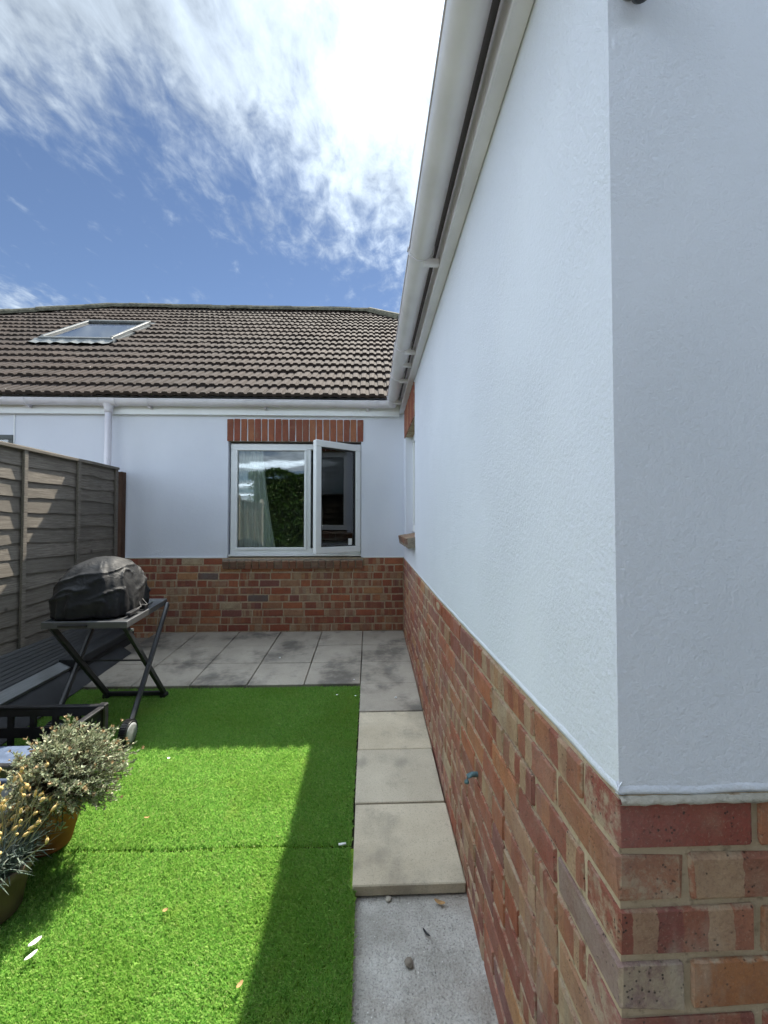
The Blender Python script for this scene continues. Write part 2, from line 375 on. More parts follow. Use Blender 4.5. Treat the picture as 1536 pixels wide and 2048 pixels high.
MT['curtain'] = plain('voile_curtain', (.86, .85, .82), .85, .1, var=.03)
MT['pipe'] = plain('verdigris_pipe', (.09, .16, .175), .55, .4, var=.3, scale=60); MT['lead'] = plain('lead_flashing', (.11, .12, .12), .6, .4, var=.15, scale=10)
MT['white'] = plain('white_card', (.80, .80, .79), .6, .3, var=.02); MT['dryleaf'] = plain('dry_leaf', (.36, .22, .10), .8, .2, var=.25)
MT['bounce_paving'] = plain('bounce_concrete', (.33, .32, .30), .9, .2, var=.15, scale=4, bump=.4, bscale=80)
MT['concrete_post'] = plain('concrete_post', (.36, .34, .30), .9, .2, var=.15, scale=12, bump=.5)

# ------------------------------------------------------------------ lie of the land
A = .383; D = 4.75; YC = .653                     # wing wall plane, rear wall plane, near face of the wing
def zg(y): return -.3135+.066*max(-.5, min(y, D))
SLOPE = math.atan(.066)
ys = [-120, -.5, D, 140]
g = MB(); v = []
for y in ys:
    for x in (-140, 140): v.append((x, y, zg(y)-.11))
g.add(v, [(2*i, 2*i+1, 2*i+3, 2*i+2) for i in range(3)])
tag(g.build('ground', MT['ground']), 'bare earth ground around the house and garden', 'ground', kind='structure')

# lawn of two lengths of artificial turf, with a join across
PX = -.067; BACK = 3.43; SEAM = 1.895
lawn_root = None
lb = MB()
for y0, y1, dz in ((.55, SEAM-.006, 0), (SEAM+.004, BACK-.012, .003)):
    n = 8; v = []; f = []
    for i in range(n+1):
        y = y0+(y1-y0)*i/n
        for x in (-2.66, PX-.012 if y0 > 1.5 else PX+.016): v.append((x, y, zg(y)-.032+dz))
    f = [(2*i, 2*i+1, 2*i+3, 2*i+2) for i in range(n)]
    lb.add(v, f)
tag(lb.build('lawn', MT['turf']), 'artificial lawn laid in two lengths with a join across it', 'lawn', kind='structure')
def grass():
    dens = 105000
    x0, x1, y0, y1 = -2.66, PX+.02, 1.0, BACK-.008
    n = int((x1-x0)*(y1-y0)*dens)
    x = rng.uniform(x0, x1, n); y = rng.uniform(y0, y1, n)
    keep = (x < np.where(y < 1.69, PX+.014, PX-.008)) & (x > -.90*y-.25) & (np.abs(y-SEAM-.004*np.sin(x*9)) > .004+.004*rng.random(n))
    near = rng.random(n) < np.clip(1.40-.26*y, .42, 1); keep &= near
    x = x[keep]; y = y[keep]; n = len(x)
    z = -.3135+.066*y-.032+np.where(y > SEAM, .003, 0)
    h = rng.uniform(.016, .027, n); a = rng.uniform(0, 2*np.pi, n); w = rng.uniform(.0009, .0017, n)
    w *= 1+.35*np.clip(y-1.5, 0, 2)
    nap = np.sin(x*3.1+1.3*np.sin(y*2.2))*.5
    lx = rng.normal(.006*nap, .008, n); ly = rng.normal(-.003+.004*nap, .008, n)
    edge = np.exp(-np.abs(y-SEAM)/.012)*np.sign(y-SEAM); ly = ly+edge*.008
    V = np.empty((n, 4, 3), np.float32)
    cx, sx = np.cos(a)*w, np.sin(a)*w
    V[:, 0] = np.stack([x-cx, y-sx, z], 1); V[:, 1] = np.stack([x+cx, y+sx, z], 1)
    mx, my, mz = x+lx*.35, y+ly*.35, z+h*.62
    V[:, 2] = np.stack([mx+cx*.8, my+sx*.8, mz], 1); V[:, 3] = np.stack([x+lx, y+ly, z+h*(.86+.14*rng.random(n))], 1)
    me = bpy.data.meshes.new('grass')
    me.vertices.add(n*4); me.vertices.foreach_set('co', V.ravel())
    me.loops.add(n*4); me.polygons.add(n)
    me.loops.foreach_set('vertex_index', np.arange(n*4, dtype=np.int32)); me.polygons.foreach_set('loop_start', np.arange(0, n*4, 4, dtype=np.int32))
    me.update(calc_edges=True); me.validate()
    tag(obj('grass', me, MT['blade']), 'bright green artificial grass blades of the lawn', 'grass', kind='stuff')
grass()

# patio and side path of square slabs; old concrete strip at the near end
patio = MB().add([(-2.9, BACK-.002, zg(BACK)-.05), (A+.05, BACK-.002, zg(BACK)-.05), (A+.05, D+.05, -.05), (-2.9, D+.05, -.05)], [(0, 1, 2, 3)])
patio.add([(PX, 1.69, zg(1.69)-.042), (A+.05, 1.69, zg(1.69)-.042), (A+.05, BACK-.002, zg(BACK)-.045), (PX, BACK-.002, zg(BACK)-.045)], [(0, 1, 2, 3)])
patio_o = tag(patio.build('patio', MT['mortar_grey']), 'L-shaped patio and side path of square concrete slabs', 'patio', kind='structure')
SW, SY = .45, .4395
def slab_mesh(name, sx, sy, seed):
    r = random.Random(seed); m = MB().box((-sx/2, -sy/2, -.045), (sx/2, sy/2, 0)); me = m.mesh(name, bevel=.004)
    for q in me.vertices: q.co += Vector((r.uniform(-.001, .001), r.uniform(-.001, .001), r.uniform(-.0007, .0007)))
    return me
smg = [slab_mesh('slab', SW-.006, SY-.006, k) for k in range(4)]
smw = [slab_mesh('slab', SW-.008, SY-.006, k+9) for k in range(4)]
def slab(x, y, warm=False, k=0):
    o = obj('slab', (smw if warm else smg)[k % 4], MT['slab_warm' if warm else 'slab'], patio_o,
            (x, y, zg(y)+random.uniform(-.002, .002)), (SLOPE+random.uniform(-.003, .003), random.uniform(-.003, .003), random.uniform(-.004, .004)))
    return o
k = 0
for r_ in range(3):
    for c_ in range(6):
        slab(PX+SW/2-c_*SW, D-SY*(r_+.5)+.003, False, k); k += 1
for r_ in range(3, 7):
    slab(PX+SW/2+random.uniform(-.003, .002)-.002, D-SY*(r_+.5)+.003, r_ >= 4, k); k += 1
cp = MB(); n = 6; v = []
for i in range(n+1):
    y = .55+(1.72-.55)*i/n
    for x, dz in ((PX+.012, -.14), (PX+.016, -.056), (A+.05, -.052)): v.append((x, y, zg(y)+dz))
cp.add(v, [(3*i+j, 3*i+j+1, 3*i+j+4, 3*i+j+3) for i in range(n) for j in range(2)])
tag(cp.build('concrete_path', MT['concrete']), 'rough grey concrete strip beside the wall, a step below the slabs', 'path', kind='structure')

bk = MB().add([(-2.62, -2.6, zg(-2.6)-.02), (4.3, -2.6, zg(-2.6)-.02), (4.3, -.5, zg(-.5)-.02), (-2.62, -.5, zg(-.5)-.02), (4.3, .55, zg(.55)-.02), (-2.62, .55, zg(.55)-.02)], [(0, 1, 2, 3), (3, 2, 4, 5)])  # paving added behind the camera to bounce neutral fill onto the walls
tag(bk.build('bounce_paving', MT['bounce_paving']), 'unseen pale concrete paving added behind the viewer to bounce light', 'bounce_paving', kind='structure')

# ------------------------------------------------------------------ the houses
house = empty('house', (-2, 5, 0)); tag(house, 'white rendered bungalow with brown tiled roof, brick base and open window facing us', 'house')
wing = empty('house_wing', (1.5, 2, 0)); tag(wing, 'white rendered side wing with brick base and long gutter, close on the right', 'house wing')
def par(o, p):      # parent and keep the world place (parents are unrotated Empties or world-placed meshes)
    o.parent = p; o.matrix_parent_inverse = Matrix.Translation(p.matrix_basis.translation).inverted() if p.type == 'EMPTY' else Matrix()
    return o
def brick_variant(seed, cut=.0045, jit=.0026):
    r = random.Random(seed); m = MB().box((-.1075, -.05125, -.034), (.1075, .05125, .034)); me = m.mesh('brick', bevel=cut)
    for q in me.vertices:
        q.co += Vector((r.uniform(-jit, jit), r.uniform(-jit, jit)*.7, r.uniform(-jit, jit)*1.3))
    for q in me.vertices:   # a little bow and a knocked corner
        q.co.z += .0012*math.sin(q.co.x*25+seed)
    return me
BV = {}
def brick(parent, c, L, H, Dp, along, mat, jit=1.0, col=None, kiss=None):
    vs_ = BV.setdefault(mat, [])
    if not vs_:
        for q in range(8):
            me = brick_variant(q+len(BV)*10); me.materials.append(MT[mat]); vs_.append(me)
    rz = (math.pi/2 if along == 'y' else 0)+random.uniform(-.006, .006)*jit
    ry = random.uniform(-.006, .006)*jit
    o = obj('brick', random.choice(vs_), None, None, c, (0, ry, rz), (L/.215, Dp/.1025, H/.068))
    if col is None:
        u = random.random(); col = [q for p_, q in PALS[BNAME[mat]] if p_ <= u][-1]
    if kiss is None: kiss = (1 if random.random() < .66 else 0) if mat in ('brick_main', 'brick_wing') else (.35 if mat == 'brick_sill' else 0)
    if mat == 'brick_wing' and col[0] < .2: col = (.31, .11, .065)
    o.color = (*col, kiss)
    return par(o, parent)
def sheet_holes(axis, const, us, zs, holes, depth, sgn):
    """wall face with openings and reveals; axis 'x': u is x at y=const, 'y': u is y at x=const; sgn: direction into the wall"""
    us = sorted(set(us+[h[0] for h in holes]+[h[1] for h in holes])); zs = sorted(set(zs+[h[2] for h in holes]+[h[3] for h in holes]))
    m = MB()
    P = (lambda u, d, z: (u, const+sgn*d, z)) if axis == 'x' else (lambda u, d, z: (const+sgn*d, u, z))
    for i in range(len(us)-1):
        for j in range(len(zs)-1):
            uc, zc = (us[i]+us[i+1])/2, (zs[j]+zs[j+1])/2
            if any(h[0] < uc < h[1] and h[2] < zc < h[3] for h in holes): continue
            m.add([P(us[i], 0, zs[j]), P(us[i+1], 0, zs[j]), P(us[i+1], 0, zs[j+1]), P(us[i], 0, zs[j+1])], [(0, 1, 2, 3)])
    for (u0, u1, z0, z1) in holes:
        for (a, b) in (((u0, z0), (u1, z0)), ((u1, z0), (u1, z1)), ((u1, z1), (u0, z1)), ((u0, z1), (u0, z0))):
            m.add([P(a[0], 0, a[1]), P(b[0], 0, b[1]), P(b[0], depth, b[1]), P(a[0], depth, a[1])], [(0, 1, 2, 3)])
    return m
RT = .815                      # top of the brick base on the rear wall
WX0, WX1, WZ0, WZ1 = -1.563, -.088, .835, 2.105       # rear window opening
LZ1 = 2.372                                            # top of its soldier course
FB = 2.385                                             # underside of the rear fascia
m = sheet_holes('x', D+.006, [-9.5, A+.2], [RT-.02, 2.62], [(WX0, WX1, WZ0-.03, WZ1)], .15, 1)
par(m.build('wall', MT['render']), house)
# thin drip lip along the bottom of the render
m = MB().box((-2.75, D-.004, RT-.006), (WX0-.045, D+.02, RT+.008)).box((WX1+.022, D-.004, RT-.006), (A-.002, D+.02, RT+.008))
par(m.build('drip_bead', MT['upvc'], bevel=.002), house)
pl = MB().box((-2.9, D+.004, -.2), (A+.03, D+.05, RT-.004)); pl_o = par(pl.build('brick_base', MT['mortar']), house)
CH = .081; JT = .011
def course_x(parent, y, x0, x1, z, off, mat, L0=.215):
    x = x1-off
    first = True
    pos = x1
    edges = [x1]
    x = x1-off
    while x > x0+.03: edges.append(x); x -= (L0+JT)*random.choice((1, 1, 1, 1, 1, .5)) 
    edges.append(x0)
    for i in range(len(edges)-1):
        b, a = edges[i], edges[i+1]
        if b-a < .035: continue
        L = b-a-(JT if i < len(edges)-2 else 0)
        brick(parent, ((b+(b-L))/2, y+.05+random.uniform(-.002, .0015), z-CH/2+random.uniform(-.001, .001)), L, CH-JT+random.uniform(-.002, .002), .1025, 'x', mat)
for c_ in range(11):
    z = RT-.004-c_*CH
    off = (0.11 if c_ % 2 else .215)+random.uniform(-.03, .03)
    if c_ == 0:
        course_x(pl_o, D, -2.75, WX0-.05, z, .215, 'brick_main'); course_x(pl_o, D, WX1+.026, A-.004, z, .215, 'brick_main')
    else: course_x(pl_o, D, -2.75, A-.004, z, off, 'brick_main')
# sill of bricks on edge, sloping out
sl = MB().add([(WX0-.04, D-.030, .70), (WX1+.02, D-.030, .70), (WX1+.02, D-.030, .788), (WX0-.04, D-.030, .788), (WX0-.04, D+.12, .828), (WX1+.02, D+.12, .828), (WX1+.02, D+.06, .70), (WX0-.04, D+.06, .70)],
              [(0, 1, 2, 3), (3, 2, 5, 4), (0, 7, 6, 1), (1, 6, 5, 2), (0, 3, 4, 7)])
sl_o = par(sl.build('window_sill', MT['mortar_grey']), house)
n = 19; w = (WX1-WX0+.06)/n
for i in range(n):
    x = WX0-.04+w*(i+.5)
    o = brick(sl_o, (x, D+.03, .752), .088, w-.008, .16, 'x', 'brick_sill'); o.rotation_euler = (R(-13), R(90)+random.uniform(-.01, .01), 0)
    o.rotation_euler = Euler((R(13), math.pi/2, random.uniform(-.01, .01)), 'YXZ').to_matrix().to_euler() if False else (0, math.pi/2, 0)
    o.rotation_mode = 'QUATERNION'
    o.rotation_quaternion = (Euler((R(14+random.uniform(-1, 1)), 0, 0)).to_quaternion() @ Euler((0, math.pi/2, 0)).to_quaternion())
# soldier course over the rear window
lt = MB().box((WX0-.014, D+.007, WZ1-.002), (WX1+.026, D+.12, LZ1)); lt_o = par(lt.build('lintel', MT['mortar_grey']), house)
n = 20; x0, x1 = WX0-.014, WX1+.026; w = (x1-x0)/n
for i in range(n):
    o = brick(lt_o, (x0+w*(i+.5), D+.047+random.uniform(-.0015, .0015), (WZ1+LZ1)/2-.010), LZ1-WZ1-.020, w-.0075, .1025, 'x', 'brick_red'); o.rotation_euler = (0, math.pi/2+random.uniform(-.006, .006), 0)

# -- wing: side wall along y, near face along x
def dz(y): return max(0, (y-2.4)/2.35)*.036
WT = .776
sw0, sw1, sz0, sz1 = 3.60, 4.47, 1.085, 2.105
m = sheet_holes('y', A+.006, [YC+.006, D+.1], [WT-.02, 2.62], [(sw0, sw1, sz0-.03, sz1)], .15, 1)
mf = sheet_holes('x', YC+.006, [A+.006, 4.4], [WT-.02, 2.62], [], .1, 1); m.add(mf.v, mf.f)
m.add([(A+.006, YC+.006, 2.62), (4.4, YC+.006, 2.62), (2.4, YC+.006, 4.1)], [(0, 1, 2)])
for q in (4.4,): m.add([(q, YC+.006, -.4), (q, 5.5, -.4), (q, 5.5, 2.62), (q, YC+.006, 2.62)], [(0, 1, 2, 3)])
me = m.mesh('wall')
bm = bmesh.new(); bm.from_mesh(me); bmesh.ops.remove_doubles(bm, verts=bm.verts, dist=.0005)
ed = [e for e in bm.edges if len(e.link_faces) == 2 and all(abs(q.co.x-A-.006) < .001 and abs(q.co.y-YC-.006) < .001 for q in e.verts)]
bmesh.ops.bevel(bm, geom=ed, offset=.012, segments=4, affect='EDGES', profile=.5); bm.to_mesh(me); bm.free()
par(obj('wall', me, MT['render']), wing)
m = MB(); N_ = 90; v = []; f = []       # uneven painted lip along the foot of the side render
for i in range(N_+1):
    y = YC+.0035+(D-YC-.01)*i/N_; z = WT+dz(y)+.004*mnoise.noise((0, y*9, 0)); w = .011+.004*mnoise.noise((3, y*11, 0))
    v += [(A+.010, y, z+.016), (A+.0052, y, z+.010), (A+.0035, y, z+.003), (A+.0040, y, z-.001), (A+.012, y, z-.003)]
    if i: f += [(5*(i-1)+j, 5*i+j, 5*i+j+1, 5*(i-1)+j+1) for j in range(4)]
m.add(v, f); v = []; f = []
for i in range(61):
    x = A+.0035+(4.3-A)*i/60; z = WT-.002+.004*mnoise.noise((x*11, 0, 4))
    v += [(x, YC+.010, z+.016), (x, YC+.0052, z+.010), (x, YC+.0035, z+.003), (x, YC+.0045, z-.001), (x, YC+.014, z-.003)]
    if i: f += [(5*(i-1)+j, 5*i+j, 5*i+j+1, 5*(i-1)+j+1) for j in range(4)]
m.add(v, f)
par(m.build('drip_bead', MT['render'], smooth=True, recalc=True), wing)
wp = MB()
wp.add([(A+.005, YC+.005, -.6), (A+.005, D, -.6), (A+.005, D, WT+.036), (A+.005, 2.4, WT-.003), (A+.005, YC+.005, WT-.003)], [(0, 1, 2, 3, 4)])
wp.add([(A+.005, YC+.005, -.6), (4.39, YC+.005, -.6), (4.39, YC+.005, WT-.003), (A+.005, YC+.005, WT-.003)], [(0, 1, 2, 3)])
wp_o = par(wp.build('brick_base', MT['mortar']), wing)
HB = CH-JT
rest = MB()
def put(c, L, H, Dp, along, col=None, kiss=None): return brick(wp_o, c, L, H, Dp, along, 'brick_wing', 1, col, kiss)
CORNER = {0: ((.27, .07, .05), 0), 1: ((.33, .15, .085), 0), 2: ((.28, .075, .055), 1), 3: ((.27, .19, .165), 0), 4: ((.25, .07, .05), 1)}
NEXT = {1: ((.27, .08, .055), 1), 3: ((.36, .15, .06), 0), 5: ((.3, .1, .06), 1)}
for c_ in range(14):
    zc = WT-.006-(c_+.5)*CH
    # corner brick: stretcher to the near face, then header, by turns
    if c_ % 2 == 0:
        put((A+.1075, YC+.05125, zc), .215, HB+(.006 if c_ == 0 else 0), .1025, 'x', *CORNER.get(c_, (None, None))); ystart, xstart = YC+.1025+JT, A+.215+JT
    else:
        put((A+.05125, YC+.1075, zc), .215, HB, .1025, 'y', *CORNER.get(c_, (None, None))); ystart, xstart = YC+.215+JT, A+.1025+JT
    x = xstart
    while x < 4.2:
        L = .215
        c = (x+L/2, YC+.05+random.uniform(-.002, .001), zc)
        if x < .9 and c_ < 7: put(c, L, HB, .1025, 'x', *(NEXT.get(c_, (None, None)) if x == xstart else (None, None)))
        else: rest.box((x, YC, zc-HB/2), (x+L, YC+.1, zc+HB/2))
        x += L+JT
    y = ystart
    while y < D-.02:
        L = min(.215 if random.random() > .18 else .1025, D-.004-y)
        if L > .03:
            yc = y+L/2; z2 = zc+dz(yc)
            if z2+HB/2 > zg(yc)-.06:
                o = brick(wp_o, (A+.05+random.uniform(-.0025, .001), yc, z2), L, HB+random.uniform(-.003, .002), .1025, 'y', 'brick_wing')
                if y > 2.4: o.rotation_euler.x = 0
        y += L+JT
ro = rest.build('bricks', MT['brick_wing'], bevel=.004); ro['kind'] = 'stuff'; ro.color = (.28, .09, .055, 1); par(ro, wp_o)
# rough mortar fillet left on top of the near-face bricks
m = MB(); v = []; f = []
for i in range(121):
    x = A+.004+(1.6-A)*i/120; r1 = mnoise.noise((x*38, 1, 0)); r2 = mnoise.noise((x*55, 7, 0))
    v += [(x, YC+.012, WT-.004), (x, YC-.002+.002*r1, WT-.006+.003*r2), (x, YC-.006+.002*r2, WT-.012+.004*r1), (x, YC+.004, WT-.020+.003*r2)]
    if i: f += [(4*(i-1)+j, 4*i+j, 4*i+j+1, 4*(i-1)+j+1) for j in range(3)]
m.add(v, f); par(m.build('mortar_fillet', MT['mortar_pale'], smooth=True), wing)
# mortar smears over the side bricks near the corner
def smear(y, z, w, h, seed):
    r = random.Random(seed); n = 16; v = [(A-.0030, y, z)]
    for i in range(n):
        a = 2*math.pi*i/n; q = .6+.5*r.random(); v.append((A-.0008, y+w*q*math.cos(a), z+h*q*math.sin(a)))
    par(obj('mortar_smear', pyd('mortar_smear', v, [(0, i+1, (i+1) % n+1) for i in range(n)], True), MT['mortar']), wp_o)
smear(2.35, .735, .06, .03, 6)

v = []; f = []; K = 220
for i in range(K+1):
    z = WT+.004+(2.60-WT)*i/K; r0 = .0016*mnoise.noise((z*60, 0, 0))+.0012*mnoise.noise((z*19, 3, 0))
    for j_ in range(5):
        a = math.pi*(1+.5*j_/4); R_ = .013+r0+.0007*mnoise.noise((z*90, j_, 5)); ww = (0, 1, 1, 1, 0)[j_]
        v.append((A+.006+.013+R_*math.cos(a)-(.0006*ww if j_ else -.0004), YC+.006+.013+R_*math.sin(a)-(.0006*ww if j_ != 4 else -.0004), z))
    if i: f += [(5*(i-1)+q, 5*i+q, 5*i+q+1, 5*(i-1)+q+1) for q in range(4)]
par(obj('corner_render', pyd('corner_render', v, f, True), MT['render']), wing)
# overflow pipe stub in the side wall
op = MB().tube([(A+.03, 1.50, .315), (A-.022, 1.50, .315), (A-.036, 1.499, .309), (A-.041, 1.498, .294), (A-.041, 1.498, .287)], .0085, 12)
par(op.build('overflow_pipe', MT['pipe'], smooth=True), wing)

# side window: soldiers, sill, frame and pane
fb = 2.42
lt = MB().box((A+.007, sw0-.02, sz1-.002), (A+.13, sw1+.09, fb-.01)); lt_o = par(lt.build('lintel', MT['mortar']), wing)
n = 13; w = (sw1+.09-sw0+.02)/n
for i in range(n):
    o = brick(lt_o, (A+.047, sw0-.02+w*(i+.5), (sz1+fb)/2-.008), fb-sz1-.014, w-.010, .1025, 'y', 'brick_red')
    o.rotation_euler = (math.pi/2, math.pi/2, 0) if False else Euler((0, math.pi/2, math.pi/2), 'XYZ')
sl = MB().add([(A-.058, sw0-.03, .985), (A-.058, sw1+.10, .985), (A-.058, sw1+.10, 1.062), (A-.058, sw0-.03, 1.062), (A+.13, sw0-.03, 1.100), (A+.13, sw1+.10, 1.100), (A+.06, sw0-.03, .985), (A+.06, sw1+.10, .985)],
              [(0, 1, 2, 3), (3, 2, 5, 4), (0, 3, 4, 6), (1, 7, 5, 2), (0, 6, 7, 1)])
sl_o = par(sl.build('window_sill', MT['mortar_grey']), wing)
n = 13; w = (sw1+.13-sw0)/n
for i in range(n):
    o = brick(sl_o, (A+.022, sw0-.03+w*(i+.5), 1.036), .086, w-.009, .17, 'y', 'brick_sill'); o.rotation_mode = 'QUATERNION'
    o.rotation_quaternion = Euler((0, R(-11), 0)).to_quaternion() @ Euler((0, math.pi/2, math.pi/2)).to_quaternion()
def frame_boxes(m, P, u0, u1, z0, z1, d0, d1, t):
    """four bars of a rectangular frame; P maps (u,d,z)"""
    for (a, b) in (((u0, d0, z0), (u1, d1, z0+t)), ((u0, d0, z1-t), (u1, d1, z1)), ((u0, d0+.0015, z0+t), (u0+t, d1-.0015, z1-t)), ((u1-t, d0+.0015, z0+t), (u1, d1-.0015, z1-t))):
        p, q = P(*a), P(*b); m.box(tuple(min(i, j) for i, j in zip(p, q)), tuple(max(i, j) for i, j in zip(p, q)))
Py = lambda u, d, z: (A+d, u, z)
m = MB(); frame_boxes(m, Py, sw0+.004, sw1-.004, sz0+.02, sz1-.004, .075, .14, .065)
swin = par(m.build('window', MT['upvc'], bevel=.004), wing)
par(MB().box((A+.100, sw0+.066, sz0+.082), (A+.106, sw1-.066, sz1-.066)).build('pane', MT['glass'], swin), swin)
m = MB(); a_, b_ = (A+.16, 3.2, .4), (2.6, 4.73, 2.38)
x0, y0, z0 = a_; x1, y1, z1 = b_
m.add([(x0,y0,z0),(x1,y0,z0),(x1,y1,z0),(x0,y1,z0),(x0,y0,z1),(x1,y0,z1),(x1,y1,z1),(x0,y1,z1)], [(0,1,2,3),(7,6,5,4),(0,4,5,1),(1,5,6,2),(2,6,7,3)])
par(m.build('room', MT['plaster']), wing)

# -- rear window: frame, fixed pane, open casement, handle
Px = lambda u, d, z: (u, D+d, z)
m = MB(); fx0, fx1, fz0, fz1 = WX0+.018, WX1-.006, WZ0+.012, WZ1-.022
frame_boxes(m, Px, fx0, fx1, fz0, fz1, .045, .115, .062)
MX = -.685
m.box((MX-.028, D+.048, fz0+.062), (MX+.030, D+.112, fz1-.062))
m.box((fx0-.012, D+.015, WZ0-.010), (fx1+.004, D+.11, WZ0+.0105))        # projecting plastic sill strip
win = par(m.build('window', MT['upvc'], bevel=.004), house)
m = MB(); frame_boxes(m, Px, fx0+.045, MX-.012, fz0+.045, fz1-.045, .036, .075, .030)
par(m.build('glazing_bead', MT['upvc'], bevel=.004), win)
par(MB().box((fx0+.07, D+.066, fz0+.07), (MX-.040, D+.072, fz1-.07)).build('pane', MT['glass']), win)
# casement hinged on its right side, standing open
cw = .578; cz0, cz1 = fz0+.028, fz1-.022
H = Vector((fx1-.030, D+.040, 0)); ang = R(38)
MC = Matrix.Translation(H) @ Matrix.Rotation(ang, 4, 'Z')
def cas(m): m.v = [tuple(MC @ Vector(p)) for p in m.v]; return m
Pc = lambda u, d, z: (u, d, z)
m = MB(); frame_boxes(m, Pc, -cw, 0, cz0, cz1, -.055, .008, .068); ca = cas(m).build('casement', MT['upvc'], bevel=.005); par(ca, win)
m = MB(); frame_boxes(m, Pc, -cw+.062, -.062, cz0+.062, cz1-.062, -.044, -.004, .018); par(cas(m).build('glazing_bead', MT['dark']), win)
par(cas(MB().box((-cw+.066, -.030, cz0+.066), (-.066, -.024, cz1-.066))).build('pane', MT['glass']), win)
m = MB().box((-cw+.025, .010, 1.42), (-cw+.050, .022, 1.52)).bar((-cw+.037, .04, 1.47), (-cw+.15, .045, 1.43), .018, .012).box((-cw+.030, .02, 1.46), (-cw+.046, .046, 1.48))
par(cas(m).build('handle', MT['upvc'], bevel=.002), win)
par(cas(MB().box((-.155, -.0335, cz0+.078), (-.108, -.0325, cz0+.150))).build('sticker', MT['white']), win)
m = MB().bar((fx1-.25, D+.08, fz0+.05), tuple(MC @ Vector((-.30, 0, cz0+.02))), .02, .006); par(m.build('stay', MT['steel']), win)
# room behind
m = MB(); x0, y0, z0 = (-2.7, D+.158, .1); x1, y1, z1 = (.34, 8.2, 2.36)
m.add([(x0,y0,z0),(x1,y0,z0),(x1,y1,z0),(x0,y1,z0),(x0,y0,z1),(x1,y0,z1),(x1,y1,z1),(x0,y1,z1)], [(0,1,2,3),(7,6,5,4),(1,5,6,2),(2,6,7,3),(3,7,4,0)])
par(m.build('room', MT['plaster']), house)
# curtain (hangs inside: a thing of its own)
m = MB(); v = []; f = []; nx = 70
for j in range(9):
    z = .62+(2.10-.62)*j/8; sp = .30+.20*(1-j/8)**1.5
    for i in range(nx+1):
        u = i/nx; v.append((-1.52+u*sp+.006*mnoise.noise((u*9, z*2, 0)), D+.185+.018*math.sin(u*44+.6*math.sin(z*2))+.01*mnoise.noise((u*5, z, 3)), z))
f = [(j*(nx+1)+i, j*(nx+1)+i+1, (j+1)*(nx+1)+i+1, (j+1)*(nx+1)+i) for j in range(8) for i in range(nx)]
m.add(v, f); tag(m.build('curtain', MT['curtain'], smooth=True), 'pale sheer curtain gathered behind the left pane of the window', 'curtain')
# ornaments on the inner sill
m = MB().lathe([(.0, .84), (.05, .84), (.055, .95), (.05, .955), (.046, .95), (.044, .86), (0, .86)], 20, Matrix.Translation((-1.10, D+.28, .06)))
tag(m.build('mug', MT['tray'], smooth=True), 'dark cup standing on the sill inside the window', 'cup')

# neighbour's window at the far left of the rear wall
m = MB(); nx0, nx1 = -4.75, -3.875
frame_boxes(m, Px, nx0, nx1, 1.2, 2.155, -.012, .03, .05); nw = par(m.build('window', MT['lead'], bevel=.004), house)
par(MB().box((nx0+.05, D+.002, 1.25), (nx1-.05, D+.0045, 2.105)).build('pane', MT['glass_sky']), nw)
par(MB().box((-3.872, D-.004, RT), (-3.862, D+.01, FB)).build('party_line', MT['upvc']), house)

# ------------------------------------------------------------------ fascia, gutters, downpipe
m = MB().box((-9.5, D-.040, FB), (A-.046, D+.004, 2.56)); m.box((-9.5, D-.046, FB-.001), (A-.052, D-.036, FB+.012))
par(m.build('fascia', MT['upvc'], bevel=.0015), house)
m = MB().box((A-.043, YC-.10, fb), (A+.004, D+.003, 2.60)).box((A-.047, YC-.10, fb-.002), (A-.037, D-.03, fb+.010))
par(m.build('fascia', MT['gutter'], bevel=.0015), wing)
GR = .0575; GZ = 2.518; GX = .252; GY = D-.046-GR-.006
def gut_prof(r=GR, t=.003):
    p = []
    n = 18
    p += [(-r-.004, .006), (-r-.004, -.004)]
    for i in range(n+1):
        a = math.pi+math.pi*i/n; p.append((r*math.cos(a), r*math.sin(a)*1.02))
    p += [(r, .012), (r-t, .012)]
    for i in range(n, -1, -1):
        a = math.pi+math.pi*i/n; p.append(((r-t)*math.cos(a), (r-t)*math.sin(a)*1.02))
    p += [(-r+t, .006)]
    return p
def sweep(prof, P0, P1, lat, mit0=0, mit1=0):
    """profile (l,z) along P0->P1; lat = lateral unit vector; mitres shift each end by mit*l"""
    d = (P1-P0).normalized(); v = []; n = len(prof)
    for P, mt in ((P0, mit0), (P1, mit1)):
        for (l, z) in prof: v.append(P+lat*l+Vector((0, 0, z))+d*(mt*l))
    f = [(i, (i+1) % n, n+(i+1) % n, n+i) for i in range(n)]; f += [tuple(range(n))[::-1], tuple(range(n, 2*n))]
    return v, f
def seg(name, mat, parent, P0, P1, lat, prof, m0=0, m1=0):
    v, f = sweep(prof, Vector(P0), Vector(P1), Vector(lat), m0, m1); me = pyd(name, v, f)
    bm = bmesh.new(); bm.from_mesh(me); bmesh.ops.recalc_face_normals(bm, faces=bm.faces)
    for q in bm.faces: q.smooth = len(q.verts) == 4
    for e in bm.edges:
        if len(e.link_faces) == 2 and e.calc_face_angle(0) > .6: e.smooth = False
    bm.to_mesh(me); bm.free()
    return par(obj(name, me, MT[mat]), parent)
GP = gut_prof()
